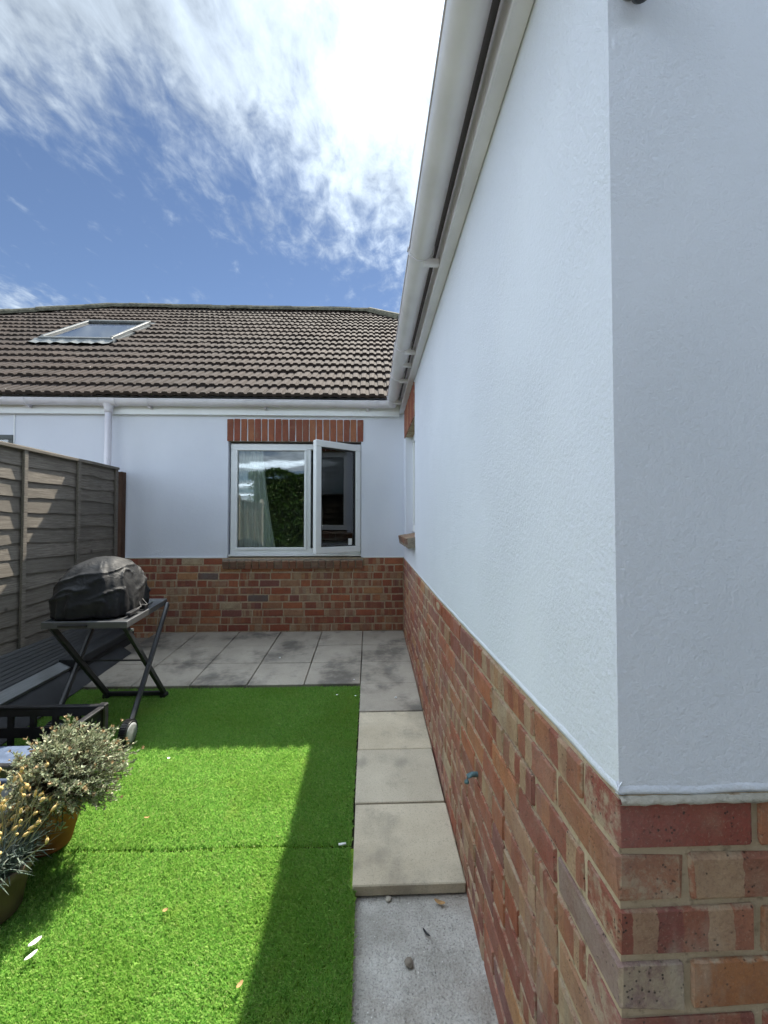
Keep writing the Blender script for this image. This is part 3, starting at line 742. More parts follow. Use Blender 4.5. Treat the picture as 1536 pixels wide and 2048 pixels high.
# rear gutter: front is -y ; side gutter: front is -x.  profile front is -l
yb, xs_ = GY, GX
seg('gutter', 'gutter', house, (-9.5, yb, GZ), (xs_, yb, GZ), (0, 1, 0), GP, 0, 1)
gw = seg('gutter', 'gutter', wing, (xs_, YC-.12, GZ), (xs_, yb, GZ), (1, 0, 0), GP, 0, 1)
def clip(parent, along, pos, w=.03, extra=.006, foot=True):
    pr = gut_prof(GR+extra, extra-.001)
    if along == 'x': o = seg('gutter_bracket', 'gutter', parent, (pos-w/2, yb, GZ), (pos+w/2, yb, GZ), (0, 1, 0), pr)
    else: o = seg('gutter_bracket', 'gutter', parent, (xs_, pos-w/2, GZ), (xs_, pos+w/2, GZ), (1, 0, 0), pr)
    if foot:
        m = MB()
        if along == 'x': m.box((pos-.012, yb+.012, GZ-.078), (pos+.012, D-.041, GZ-.045))
        else: m.box((xs_+.012, pos-.012, GZ-.078), (A-.044, pos+.012, GZ-.045))
        par(m.build('gutter_bracket', MT['gutter'], bevel=.002), parent)
for x in (-3.66, -2.38, -1.14, -.02): clip(house, 'x', x)
clip(house, 'x', .075, .02, .007, False)
for y in (2.02, 3.74): clip(wing, 'y', y)
clip(wing, 'y', .95); clip(wing, 'y', 3.10, .022, .008); clip(wing, 'y', 3.36, .022, .008); clip(wing, 'y', 3.23, .24, .005, False); clip(wing, 'y', 4.42, .02, .007)
# running outlet and downpipe
DX = -2.80
seg('gutter_outlet', 'gutter', house, (DX-.09, yb, GZ), (DX+.09, yb, GZ), (0, 1, 0), gut_prof(GR+.005, .004))
clip(house, 'x', DX-.085, .014, .009, False); clip(house, 'x', DX+.085, .014, .009, False)
m = MB().lathe([(.056, GZ-.045), (.046, GZ-.075), (.040, GZ-.10), (.039, GZ-.135), (.0345, GZ-.136)], 24, Matrix.Translation((DX, yb, 0)))
par(m.build('gutter_outlet', MT['gutter'], smooth=True), house)
m = MB().tube([(DX, yb, GZ-.12), (DX, yb, 1.2), (DX, yb, .05)], .034, 24)
dp = par(m.build('downpipe', MT['gutter'], smooth=True), house)

# ------------------------------------------------------------------ roof
PITCH = math.atan(.7); EY, EZ = 4.60, 2.555
def rp(x, s, h=0): return Vector((x, EY+s*math.cos(PITCH)-h*math.sin(PITCH), EZ+s*math.sin(PITCH)+h*math.cos(PITCH)))
RS = (9.22-EY)/math.cos(PITCH)         # slope length up to the ridge
def s_of(y): return (y-EY)/math.cos(PITCH)
HL = [(-5.54, 9.22), (-13.9, 4.6)]; HR_X = .02
v = [rp(-13.9, 0), rp(.35, 0), rp(2.6, s_of(6.75)), rp(HR_X, RS), rp(-5.54, RS)]
m = MB().add(v, [(0, 1, 2, 3, 4)])
# the slopes that fall away behind
m.add([rp(-5.54, RS), rp(HR_X, RS), (HR_X+2.5, 13.8, EZ), (-8, 13.8, EZ)], [(0, 3, 2, 1)])
m.add([rp(-5.54, RS), (-8, 13.8, EZ), (-13.9, 13.8, EZ), rp(-13.9, 0)], [(0, 3, 2, 1)])
m.add([rp(HR_X, RS), rp(2.6, s_of(6.75)), (4.7, 9, EZ), (HR_X+2.5, 13.8, EZ)], [(0, 1, 2, 3)])
roof = par(m.build('roof', MT['dark']), house)
TW, GA = .20, .308
prof = []
for b in range(2):
    o = b*.1; prof += [(o+.000, .0), (o+.016, .0), (o+.026, .015), (o+.052, .018), (o+.078, .015), (o+.088, .0)]
prof += [(.1985, .0)]
def tile_verts(seed):
    r = random.Random(seed); L = GA+.05; v = []; th = .035
    for (x, h) in prof:
        v.append((x, 0, h+th+r.uniform(-.001, .001))); v.append((x, L, h)); v.append((x, .004, h*.5+.002))
    f = []
    for i in range(len(prof)-1): f += [(3*i, 3*i+3, 3*i+4, 3*i+1), (3*i, 3*i+2, 3*i+5, 3*i+3)]
    f += [(0, 1, 2), (3*(len(prof)-1), 3*(len(prof)-1)+2, 3*(len(prof)-1)+1)]
    return v, f
TV = [tile_verts(q) for q in range(5)]
TM = []
for v, f in TV:
    me = pyd('roof_tile', v, f); me.materials.append(MT['tile']); TM.append(me)
MR = Matrix.Rotation(PITCH, 4, 'X')
SKY = (-5.0, -3.90, 6.56, 7.70)       # rooflight: x0,x1,y0,y1
def in_roof(x, y):
    xl = -5.54-(9.22-y)*(13.9-5.54)/(9.22-4.6)
    return x > xl and x < min(HR_X+(9.22-y), .30+(y-4.6)*1.0)
tiles = []
nrow = int(RS/GA)
for r_ in range(nrow+1):
    s0 = r_*GA-.03; y = EY+s0*math.cos(PITCH)
    x = .28-TW*(.5 if r_ % 2 else 0)+int(12)*TW
    while x > -.89*y-2.6:
        xc = x+TW/2; yc = y+.13
        if in_roof(xc-.02, min(yc, 9.2)) and not (SKY[0]-.04 < xc < SKY[1]+.04 and SKY[2]-.1 < yc < SKY[3]+.02): tiles.append((r_, x, s0))
        x -= TW
tiles.sort(key=lambda q: (not (-.87*(EY+q[2]*.82)-.15 < q[1] < .28), q[0], -q[1]))
farm = MB()
for i, (r_, x, s0) in enumerate(tiles):
    q = random.randrange(5); p = rp(x+random.uniform(-.002, .002), s0+random.uniform(-.010, .010), .004+random.uniform(0, .006))
    rot = (PITCH+random.uniform(-.012, .012), random.uniform(-.016, .016), random.uniform(-.014, .014))
    if i < 300: par(obj('roof_tile', TM[q], None, None, p, rot), roof)
    else:
        M = Matrix.Translation(p) @ Euler(rot).to_matrix().to_4x4()
        farm.add([M @ Vector(c) for c in TV[q][0]], TV[q][1])
fo = farm.build('roof_tiles', MT['tile']); fo['kind'] = 'stuff'; par(fo, roof)
# ridge and hip tiles
def ridge_tile(p, q, k):
    p, q = Vector(p), Vector(q); d = (q-p).normalized(); u = Vector((0, 0, 1)); x = d.cross(u).normalized(); u = x.cross(d)
    v = []; n = 7; r = .125+.006*random.random()
    for P in (p-d*.01, q+d*.012):
        for i in range(n+1):
            a = math.pi*i/n; v.append(P+x*r*math.cos(a)+u*(r*math.sin(a)-.035+random.uniform(-.004, .004)))
    f = [(i, i+1, n+2+i, n+1+i) for i in range(n)]+[tuple(range(n+1)), tuple(range(n+1, 2*n+2))]
    par(obj('ridge_tile', pyd('ridge_tile', v, f), MT['ridge']), roof)
def run(p, q, L=.44):
    p, q = Vector(p), Vector(q); n = max(1, round((q-p).length/L))
    for i in range(n):
        a = p.lerp(q, i/n); b = p.lerp(q, (i+1)/n); o = Vector((0, 0, random.uniform(-.008, .008))); ridge_tile(a+o, b+o, i)
run(rp(-5.54, RS, .03), rp(HR_X, RS, .03)); run(rp(HR_X, RS, .03), rp(HR_X+1.6, RS-1.6/math.cos(PITCH), .03)); 
run(rp(-5.54, RS, .03), rp(-5.54-3.2, s_of(9.22-3.2*.5526), .03))
# rooflight
s0, s1 = s_of(SKY[2]), s_of(SKY[3])
class RMB(MB):
    def rbox(s, x0, x1, a, b, h0, h1):
        M = Matrix.Translation(rp(0, 0)) @ MR; return s.box((x0, a, h0), (x1, b, h1), M)
m = RMB(); x0, x1 = SKY[0], SKY[1]
t = .06
m.rbox(x0, x1, s0, s0+t, -.02, .085).rbox(x0, x1, s1-t, s1, -.02, .10).rbox(x0+.001, x0+t, s0+t, s1-t, -.02, .095).rbox(x1-t, x1-.001, s0+t, s1-t, -.02, .095)
rl = par(m.build('rooflight', MT['lead'], bevel=.008), roof)
m = RMB().add([rp(x0+t-.02, s0+t-.02, .066), rp(x1-t+.02, s0+t-.02, .066), rp(x1-t+.02, s1-t+.02, .066), rp(x0+t-.02, s1-t+.02, .066)], [(0, 1, 2, 3)]); par(m.build('pane', MT['glass_sky']), roof)
m = RMB().rbox(x0+t-.03, x1-t+.03, s0+t-.03, s1-t+.03, .015, .03); par(m.build('reflection_backing', MT['white']), roof)  # pale sheet added under the glass in place of its sky reflection
m = RMB(); v = []; f = []; nn = 24                     # flashing apron dressed over the tiles below
for j, (ds, hh) in enumerate(((.02, .07), (-.07, .052), (-.20, .047))):
    for i in range(nn+1):
        x = x0-.05+(x1-x0+.10)*i/nn; w_ = .010*math.sin(i*math.pi/2*1.02) if j else 0
        if j == 2: w_ += .012*abs(math.sin(i*1.3))
        v.append(rp(x, s0+ds-(.014*abs(math.sin(i*1.57)) if j == 2 else 0), hh+w_))
f = [(j*(nn+1)+i, (j+1)*(nn+1)+i, (j+1)*(nn+1)+i+1, j*(nn+1)+i+1) for j in range(2) for i in range(nn)]
m.add(v, f).rbox(x0-.04, x0-.004, s0-.08, s1+.06, .02, .048).rbox(x1+.004, x1+.04, s0-.08, s1+.06, .02, .048).rbox(x0-.04, x1+.04, s1+.004, s1+.09, .02, .05)
par(m.build('flashing', MT['lead']), roof)
# wing roof
m = MB(); ex, ez = A-.10, 2.57; rx, rz = 2.4, 2.57+.7*(2.4-A+.10)
m.add([(ex, YC-.12, ez), (ex, 4.62, ez), (rx, 4.62+rx-ex, rz), (rx, YC-.12, rz)], [(0, 3, 2, 1)])
m.add([(rx, YC-.12, rz), (rx, 4.62+rx-ex, rz), (2*rx-ex, 6.7, ez), (2*rx-ex, YC-.12, ez)], [(0, 3, 2, 1)])
wr = par(m.build('roof', MT['tile']), wing)
par(MB().box((GX+.02, YC-.11, 2.548), (A-.044, 4.55, 2.562)).build('gap_shade_strip', MT['dark']), wing)  # black strip standing in for the shade between gutter and fascia
par(MB().box((A+.0, YC-.115, 2.50), (A+.03, YC-.085, 2.60)).build('barge_board', MT['upvc']), wing)
# small dark fitting high on the near face
m = MB().lathe([(0, 0), (.010, .0015), (.0165, .008), (.018, .02), (.018, .10), (0, .102)], 20, Matrix.Translation((.428, YC-.024, 2.018)))
m.box((.414, YC-.016, 2.05), (.442, YC+.006, 2.11))
tag(m.build('wall_fitting', MT['black_metal'], smooth=True), 'small dark fitting on the near white wall, at the top edge of the picture', 'fitting')

# ------------------------------------------------------------------ fence
FX = -2.69
def wavy_board(L, h, seed, tilt=.014):
    r = random.Random(seed); n = 14; v = []; f = []; th = .009
    ph = r.uniform(0, 50)
    for i in range(n+1):
        u = i/n; lo = .034*mnoise.noise((u*3.0+ph, 0, seed))+.013*mnoise.noise((u*9+ph, 2, seed)); hi = .004*mnoise.noise((u*5, 4, seed+ph))
        bow = .006*mnoise.noise((u*2.5, 8, ph))
        y = (u-.5)*L
        v += [(y, -tilt+bow, lo), (y, bow*.3, h+hi), (y, th+bow*.3, h+hi), (y, -tilt+th+bow, lo)]
    for i in range(n):
        a = 4*i; b = 4*(i+1)
        f += [(a, b, b+1, a+1), (a+1, b+1, b+2, a+2), (a+2, b+2, b+3, a+3), (a+3, b+3, b, a)]
    f += [(0, 1, 2, 3), (4*n+3, 4*n+2, 4*n+1, 4*n)]
    return pyd('board', v, f)
PL = 1.83; NB = 14; BP = .1215; bmesh_ = []
for q in range(NB):
    me = wavy_board(PL-.03, BP+.03, 100+q); me.materials.append(MT['wood']); bmesh_.append(me)
batme = MB().box((-.019, -.034, 0), (.019, -.012, 1.70)).mesh('batten', bevel=.003); batme.materials.append(MT['wood'])
capme = MB().box((-PL/2, -.040, 1.695), (PL/2, .028, 1.722)).mesh('capping', bevel=.003); capme.materials.append(MT['wood'])
def fence_panel(y0, zb, label, k):
    root = empty('lap_fence', (FX, y0+PL/2, zb)); root.rotation_euler = (0, 0, math.pi/2)
    tag(root, label, 'fence', 'lap fencing along the left boundary')
    # local x runs along +y, local -y faces the garden (+x)
    for q in range(NB):
        me = bmesh_[(q+3*k) % NB]
        o = obj('board', me, None, root, (random.uniform(-.004, .004), 0, q*BP), (0, random.uniform(-.004, .004), 0))
        if random.random() < .4: o.scale.x = -1
    for u in (-PL/2+.02, -PL/6, PL/6, PL/2-.02):
        o = obj('batten', batme, None, root, (u, 0, .0), (0, random.uniform(-.006, .006), 0))
    obj('capping', capme, None, root, (0, 0, 0))
FZ = 1.785-1.722
fence_panel(2.775, FZ, 'grey weathered lap fence panel behind the covered barbecue, next to the house', 0)
fence_panel(.86, FZ-.06, 'grey lap fence panel alongside the plant pots, nearer to us than the barbecue', 1)
fence_panel(-1.06, FZ-.10, 'grey lap fence panel mirrored in the left window pane, near the hedge', 2)
m = MB().box((FX-.045, 4.632, -.3), (FX+.05, 4.712, 1.745)); 
tag(m.build('fence_post', MT['wood_brown'], bevel=.004), 'dark brown timber fence post against the white house wall', 'post')
postme = MB().box((-.05, -.045, -.3), (.05, .045, 1.80)).box((-.035, -.03, 1.80), (.035, .03, 1.83)).mesh('fence_post', bevel=.004); postme.materials.append(MT['concrete_post'])
for y, lab in ((2.725, 'pale concrete fence post at the near end of the fence panel by the barbecue'), (.81, 'pale concrete fence post between panels, alongside the plant pots'), (-1.11, 'pale concrete fence post mirrored in the window, nearest the hedge')):
    tag(obj('fence_post', postme, None, None, (FX, y, -.05)), lab, 'post', 'concrete fence posts')

# ------------------------------------------------------------------ hedge and house behind us (seen mirrored in the panes)
def hedge():
    root = empty('hedge', (-1.4, -3.0, zg(-3))); tag(root, 'tall dark green laurel hedge mirrored in the left window pane', 'hedge')
    n = 24000; x0, x1, y0, y1, h = -3.4, 4.6, -3.4, -2.45, 3.2  # unseen right-hand stretch added to keep sky light off the wing's near face
    V = []; F = []
    for i in range(n):
        x = random.uniform(x0, x1); z = random.uniform(0, 1)**.8*h; top = h-.22+.25*mnoise.noise((x*1.3, 0, 0))
        if random.random() < .3: z = top-abs(random.gauss(0, .1))
        else: z = min(z, top)
        y = y1+.12*mnoise.noise((x*2.2, z*2.2, 1))-abs(random.gauss(0, .09)) if random.random() < .8 else random.uniform(y0, y1)
        c = Vector((x+1.4, y+3.0, z)); d = Vector((random.gauss(0, 1), random.gauss(.6, .8), random.gauss(.1, .7))).normalized()
        s_ = Vector((random.gauss(0, 1), random.gauss(0, 1), random.gauss(0, 1))).cross(d).normalized(); nn = d.cross(s_)
        L = random.uniform(.06, .11); W = L*.22; b = len(V)
        V += [c, c+d*L*.5+s_*W+nn*.01, c+d*L, c+d*L*.5-s_*W+nn*.01]; F.append((b, b+1, b+2, b+3))
    obj('foliage', pyd('foliage', V, F), m_leaf('laurel_leaf', [(0, (.02, .06, .012)), (.5, (.045, .11, .02)), (.9, (.09, .17, .035)), (1, (.16, .22, .06))], .35), root)
    m = MB()
    for i in range(9):
        x = -1.8+i*.5; m.tube([(x, 0, 0), (x+.05, -.05, 1), (x-.03, 0, 2.1)], [.03, .022, .008], 6)
    obj('stems', m.mesh('stems'), MT['wood_brown'], root)
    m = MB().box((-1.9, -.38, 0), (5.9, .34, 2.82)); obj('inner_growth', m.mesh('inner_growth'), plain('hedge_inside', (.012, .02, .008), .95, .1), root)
hedge()
nb = empty('neighbour_house', (-1, -17, -1.75)); tag(nb, 'distant house roof mirrored above the hedge in the window', 'house')
obj('wall', MB().box((-6, -3, 0), (7, 3, 3.0)).mesh('wall'), MT['render'], nb)
obj('roof', MB().add([(-6.4, 3.4, 2.95), (7.4, 3.4, 2.95), (7.4, -3.4, 2.95), (-6.4, -3.4, 2.95), (-4.5, 0, 4.75), (5.5, 0, 4.75)], [(0, 1, 5, 4), (2, 3, 4, 5), (1, 2, 5), (3, 0, 4), (0, 3, 2, 1)]).mesh('roof'), MT['tile'], nb)
for x in (-4, -.5, 3): 
    o = obj('window', MB().box((x, 3.0, .9), (x+1.5, 3.05, 2.2)).mesh('window'), MT['upvc'], nb); obj('pane', MB().box((x+.08, 3.051, .98), (x+1.42, 3.06, 2.12)).mesh('pane'), MT['glass_sky'], o)

# ------------------------------------------------------------------ barbecue trolley and covered grill
TZ = .58
trol = empty('barbecue_trolley', (-1.75, 3.1, zg(3.1))); tag(trol, 'folding black barbecue trolley with crossed legs and wheels on the lawn edge', 'trolley')
NL, NR, FR, FL = Vector((-2.03, 2.72, TZ)), Vector((-1.507, 2.72, TZ)), Vector((-1.64, 3.54, TZ)), Vector((-2.17, 3.54, TZ))
def tb(m, name, mat, **k): return par(m.build(name, MT[mat], **k), trol)
ctr = (NL+NR+FR+FL)/4
def ins(p, k, z): q = ctr+(p-ctr)*k; return Vector((q.x, q.y, z))
m = MB(); v = []
for k, z in ((1, TZ-.042), (1, TZ), (.955, TZ+.002), (.94, TZ-.008)): v += [ins(p, k, z) for p in (NL, NR, FR, FL)]
f = [(4*a+i, 4*a+(i+1) % 4, 4*a+4+(i+1) % 4, 4*a+4+i) for a in range(3) for i in range(4)]+[(12, 13, 14, 15), (3, 2, 1, 0)]
m.add(v, f); me = m.mesh('tabletop', bevel=.005, seg=2); par(obj('tabletop', me, MT['tray']), trol)
tb(MB().box((-1.92, 2.706, TZ-.030), (-1.75, 2.719, TZ-.018)), 'handle_slot', 'black_plastic')
gr = lambda x, y, h=0: Vector((x, y, zg(y)-.012+h))
WR = gr(-1.455, 2.655, .075); WL = gr(-1.90, 2.66, .075); FRt = gr(-1.545, 3.30, .02); FLt = gr(-1.965, 3.30, .02)
u_ = Vector((1, 0, 0))
for p, q, w in ((Vector((-1.615, 3.49, TZ-.03)), WR, .024), (Vector((-2.13, 3.49, TZ-.03)), WL+Vector((-.02, 0, 0)), .024)):
    tb(MB().bar(p, q, .026, .040), 'leg', 'black_metal', bevel=.006)
for p, q in ((Vector((-1.545, 2.76, TZ-.03)), FRt), (Vector((-2.00, 2.76, TZ-.03)), FLt)):
    tb(MB().bar(p, q, .026, .040), 'leg', 'black_metal', bevel=.006)
tb(MB().bar(FRt, FLt, .028, .030), 'cross_bar', 'black_metal', bevel=.004)
tb(MB().tube([Vector((-1.58, 3.06, .235)), Vector((-2.02, 3.06, .235))], .006, 8), 'cross_rod', 'black_metal')
for p in (FRt, FLt): tb(MB().box(tuple(p+Vector((-.022, -.03, -.028))), tuple(p+Vector((.022, .03, .004)))), 'foot', 'black_plastic', bevel=.006)
for p in ((-1.596, 3.05, .235), (-1.536, 2.80, TZ-.07), (-2.00, 3.02, .235)):
    tb(MB().tube([Vector(p)+Vector((.012, 0, 0)), Vector(p)+Vector((.026, 0, 0))], .009, 10), 'bolt', 'steel')
for C_ in (WR, WL):
    Mw = Matrix.Translation(C_) @ Matrix.Rotation(math.pi/2, 4, 'Y')
    ty = MB(); prof_ = [(.050, -.022), (.070, -.020), (.075, -.012), (.075, .012), (.070, .020), (.056, .022)]
    ty.lathe(prof_, 36, Mw)
    for i in range(36):
        a = 2*math.pi*i/36; R_ = Mw @ Matrix.Rotation(a, 4, 'Z'); ty.box((.0735, -.003, -.019), (.079, .003, .019), R_)
    wh = tb(ty, 'wheel', 'black_plastic')
    hb = MB().lathe([(0, .027), (.045, .026), (.060, .023), (.060, .010), (.03, -.02), (0, -.022)], 32, Mw)
    o = hb.build('hub_cap', MT['grey_hub'], smooth=True); o.parent = wh; o.matrix_parent_inverse = Matrix()
# grill under its fabric cover
def cover():
    ax = ((FR-NR)+(FL-NL)).normalized(); ay = Vector((0, 0, 1)).cross(ax).normalized()   # along the table (away), and to the left
    c0 = Vector((-1.865, 3.075, TZ+.004)); nu, nv = 112, 46; v = []; f = []
    for j in range(nv+1):
        t_ = j/nv
        for i in range(nu):
            a = 2*math.pi*i/nu; ca, sa = math.cos(a), math.sin(a); e = .62
            bx = math.copysign(abs(ca)**e, ca); by = math.copysign(abs(sa)**e, sa)
            ph = t_*math.pi/2
            rr = math.cos(ph)**.62 if t_ < 1 else 0; zz = math.sin(ph)**.95
            L, W, Hh = .315, .245, .345
            if t_ < .12: rr *= .97+.03*math.sin(t_/.12*math.pi/2)
            x = bx*L*rr; y = by*W*rr; z = zz*Hh
            # lid line: sags between handle (near) and hump
            hump = .035*math.exp(-((x-.05)**2+(y+.02)**2)/.03)-.05*max(0, x/L)*t_
            z += hump*min(1, t_*2)
            fold = .5*mnoise.noise((bx*2.2, by*2.2, t_*1.2+3))+.28*mnoise.noise((bx*5, by*5, t_*1.6))
            ridge = 1-abs(mnoise.noise((x*7+5, y*7, z*5)))*2; ridge2 = 1-abs(mnoise.noise((x*4+1, y*5+z*6, z*3+9)))*2
            am = math.sin(math.pi*min(1, t_*1.15))*.7+.35*(1-t_)
            n_ = Vector((bx, by, .6*t_)).normalized(); dd = (.034*fold+.026*max(0, ridge)**9+.024*max(0, ridge2)**10)*am
            gath = .011*math.sin(a*17+3*mnoise.noise((ca*2, sa*2, 0)))*max(0, 1-t_*3.2)
            P = Vector((x, y, z))+n_*(dd+gath)
            if t_ < .02: P.z = max(0, .004+.006*mnoise.noise((ca*4, sa*4, 1)))
            v.append(c0+ax*P.x+ay*P.y+Vector((0, 0, max(0, P.z))))
    for j in range(nv):
        for i in range(nu): f.append((j*nu+i, j*nu+(i+1) % nu, (j+1)*nu+(i+1) % nu, (j+1)*nu+i))
    root = empty('covered_grill', tuple(c0)); tag(root, 'small barbecue under a creased black fabric cover on the folding trolley', 'barbecue')
    o = obj('cover', pyd('cover', v, f, True), MT['cover']); par(o, root)
    md = o.modifiers.new('sub', 'SUBSURF'); md.levels = 1; md.render_levels = 1
    # tie straps and grill feet at the hem
    st = MB()
    p0 = c0+ax*(-.02)+ay*(-.235)
    st.tube([p0+Vector((0, 0, .05)), p0+ay*-.03+ax*-.06+Vector((0, 0, .028)), p0+ay*-.01+ax*-.16+Vector((0, 0, .012)), p0+ay*-.015+ax*-.24+Vector((0, 0, .006))], .006, 6)
    st.tube([p0+ax*.06+Vector((0, 0, .06)), p0+ay*-.035+ax*.03+Vector((0, 0, .03)), p0+ay*-.02+ax*.12+Vector((0, 0, .006)), p0+ay*-.015+ax*.22+Vector((0, 0, .006))], .006, 6)
    par(st.build('tie_strap', MT['black_plastic'], smooth=True), root)
    sc = MB().box((-.022, -.022, 0), (.022, .022, .03), Matrix.Translation(p0+ax*.02+ay*-.02)); par(sc.build('strap_clip', MT['black_plastic'], bevel=.004), root)
    ft = MB().bar(c0+ax*-.27+ay*-.25+Vector((0, 0, .014)), c0+ax*-.10+ay*-.252+Vector((0, 0, .014)), .03, .022); par(ft.build('grill_foot', MT['black_plastic'], bevel=.004), root)
cover()

# ------------------------------------------------------------------ boards stacked along the fence
def plank(p0, p1, w, t, roll, mat, label, grooves=0):
    p0, p1 = Vector(p0), Vector(p1); d = (p1-p0); L = d.length
    m = MB()
    if grooves:
        n = grooves; seg_ = w/n
        m.box((-w/2, 0, -t/2), (w/2, L, t/2-.004))
        for i in range(n): m.box((-w/2+seg_*i+.003, .002, t/2-.0035), (-w/2+seg_*(i+1)-.003, L-.002, t/2))
    else: m.box((-w/2, 0, -t/2), (w/2, L, t/2))
    o = obj('decking_board', m.mesh('decking_board', bevel=.0015), MT[mat])
    dn = d.normalized(); q = Vector((0, 1, 0)).rotation_difference(dn) @ Euler((0, roll, 0)).to_quaternion()
    o.rotation_mode = 'QUATERNION'; o.rotation_quaternion = q; o.location = p0
    return tag(o, label, 'board', 'boards stacked along the fence')
plank((-2.615, 1.9, .15), (-2.60, 4.36, .205), .14, .026, R(62), 'deck', 'topmost dark grey decking board leaning against the fence foot', 5)
plank((-2.585, 1.9, .095), (-2.565, 4.33, .165), .14, .026, R(58), 'deck', 'second dark grey decking board from the top of the stack by the fence', 5)
plank((-2.545, 1.95, .045), (-2.53, 4.40, .125), .14, .026, R(54), 'deck', 'third dark grey decking board from the top of the stack by the fence', 5)
plank((-2.50, 1.9, -.005), (-2.50, 4.30, .085), .14, .026, R(50), 'deck', 'fourth dark grey decking board from the top of the stack by the fence', 5)
plank((-2.445, 1.9, -.012), (-2.41, 4.22, .085), .095, .03, R(25), 'deck_light', 'paler grey plank lying along the outer edge of the board stack')
# charcoal corrugated sheet leaning under them
m = MB(); v = []; f = []; nu = 26
for j in range(2):
    for i in range(nu+1):
        u = i/nu; y = 2.05+2.1*u; lo = j == 0
        x = (-2.19-.06*u if lo else -2.43+.02*u); z = zg(y)+(.0 if lo else .115+.03*(1-u))+.003*(i % 2)
        v.append((x, y, z))
for j in range(2):
    for i in range(nu+1): p = v[j*(nu+1)+i]; v.append((p[0]-.012, p[1], p[2]-.012))
B_ = 2*(nu+1)
for i in range(nu): f += [(i, i+1, nu+2+i, nu+1+i), (i, B_+i, B_+i+1, i+1)]
f += [(nu, B_+nu, B_+2*nu+1, 2*nu+1)]
m.add(v, f); tag(m.build('ribbed_sheet', MT['sheet']), 'dark charcoal ribbed sheet sloping from the board stack to the ground', 'sheet')
for i, (x, y, z, r) in enumerate(((-2.43, 4.20, .02, .055), (-2.40, 4.24, .10, .05))):
    m = MB().bar((x, 3.5, z-.03), (x+.0, 4.32+.02*i, z+.02), .17-.03*i, .075); 
    tag(m.build('board_bundle', MT['sheet'], bevel=.015, seg=2), ('dark wrapped bundle end under the boards, lower one near the house wall', 'dark wrapped bundle end under the boards, upper one near the house wall')[i], 'bundle', 'wrapped bundles under the boards')

# ------------------------------------------------------------------ black crate with a lidded box in it
cr = empty('plastic_crate', (-1.85, 2.22, zg(2.2))); tag(cr, 'black plastic crate with slotted sides at the left edge behind the plants', 'crate')
cx0, cx1, cy0, cy1 = -2.18, -1.53, 1.93, 2.53; cz = zg(2.2)-.01; ch = .315; T_ = .016
def cb(m, name, mat='black_plastic', **k): return par(m.build(name, MT[mat], **k), cr)
def slotted(axis, const, u0, u1):
    m = MB(); P = (lambda u, z, d: (u, const+d, z)) if axis == 'x' else (lambda u, z, d: (const+d, u, z))
    def bx_(ua, ub, za, zb): p, q = P(ua, za, -T_/2), P(ub, zb, T_/2); m.box(tuple(map(min, p, q)), tuple(map(max, p, q)))
    bx_(u0, u1, cz, cz+.10); bx_(u0, u1, cz+.15, cz+.205); bx_(u0, u1, cz+ch-.045, cz+ch-.004)
    n = 5
    for i in range(n+1):
        u = u0+(u1-u0-.03)*i/n; bx_(u, u+.03, cz+.10, cz+.15); bx_(u, u+.03, cz+.205, cz+ch-.045)
    return m
for ax_, c_, a, b in (('x', cy0, cx0, cx1), ('x', cy1, cx0, cx1), ('y', cx0, cy0+.01, cy1-.01), ('y', cx1, cy0+.01, cy1-.01)): cb(slotted(ax_, c_, a, b), 'side')
cb(MB().box((cx0, cy0, cz), (cx1, cy1, cz+.012)), 'base')
m = MB()
for (a, b) in (((cx0-.02, cy0-.02), (cx1+.02, cy0+.012)), ((cx0-.02, cy1-.012), (cx1+.02, cy1+.02)), ((cx0-.02, cy0+.012), (cx0+.012, cy1-.012)), ((cx1-.012, cy0+.012), (cx1+.02, cy1-.012))): m.box((*a, cz+ch-.004), (*b, cz+ch+.012))
cb(m, 'rim', bevel=.004)
for x in (cx0, cx1):
    for y in (cy0, cy1): cb(MB().box((x-.022, y-.022, cz), (x+.022, y+.022, cz+ch+.02)), 'corner_post', bevel=.006)
lidz = cz+.20
bxm = MB().box((-1.98, 2.00, cz+.014), (-1.585, 2.30, lidz-.02)); bo = empty('lidded_box', (-1.78, 2.15, cz+.014)); tag(bo, 'slate blue rounded lid of a small box sitting in the black crate', 'box')
par(bxm.build('body', MT['navy'], bevel=.03, seg=3), bo)
v = []; f = []; n = 40
for j, (k, z) in enumerate(((1, -.02), (1.02, 0), (1.0, .012), (.93, .020), (.0, .024))):
    for i in range(n):
        a = 2*math.pi*i/n; e = .45; v.append((-1.78+.205*k*math.copysign(abs(math.cos(a))**e, math.cos(a)), 2.15+.155*k*math.copysign(abs(math.sin(a))**e, math.sin(a)), lidz+z))
f = [(j*n+i, j*n+(i+1) % n, (j+1)*n+(i+1) % n, (j+1)*n+i) for j in range(4) for i in range(n)]
par(obj('lid', pyd('lid', v, f, True), MT['blue_lid']), bo)
par(MB().tube([(-1.60, 2.10, lidz+.03), (-1.59, 2.15, lidz+.055), (-1.60, 2.21, lidz+.03)], .012, 10).build('handle', MT['black_plastic'], smooth=True), bo)

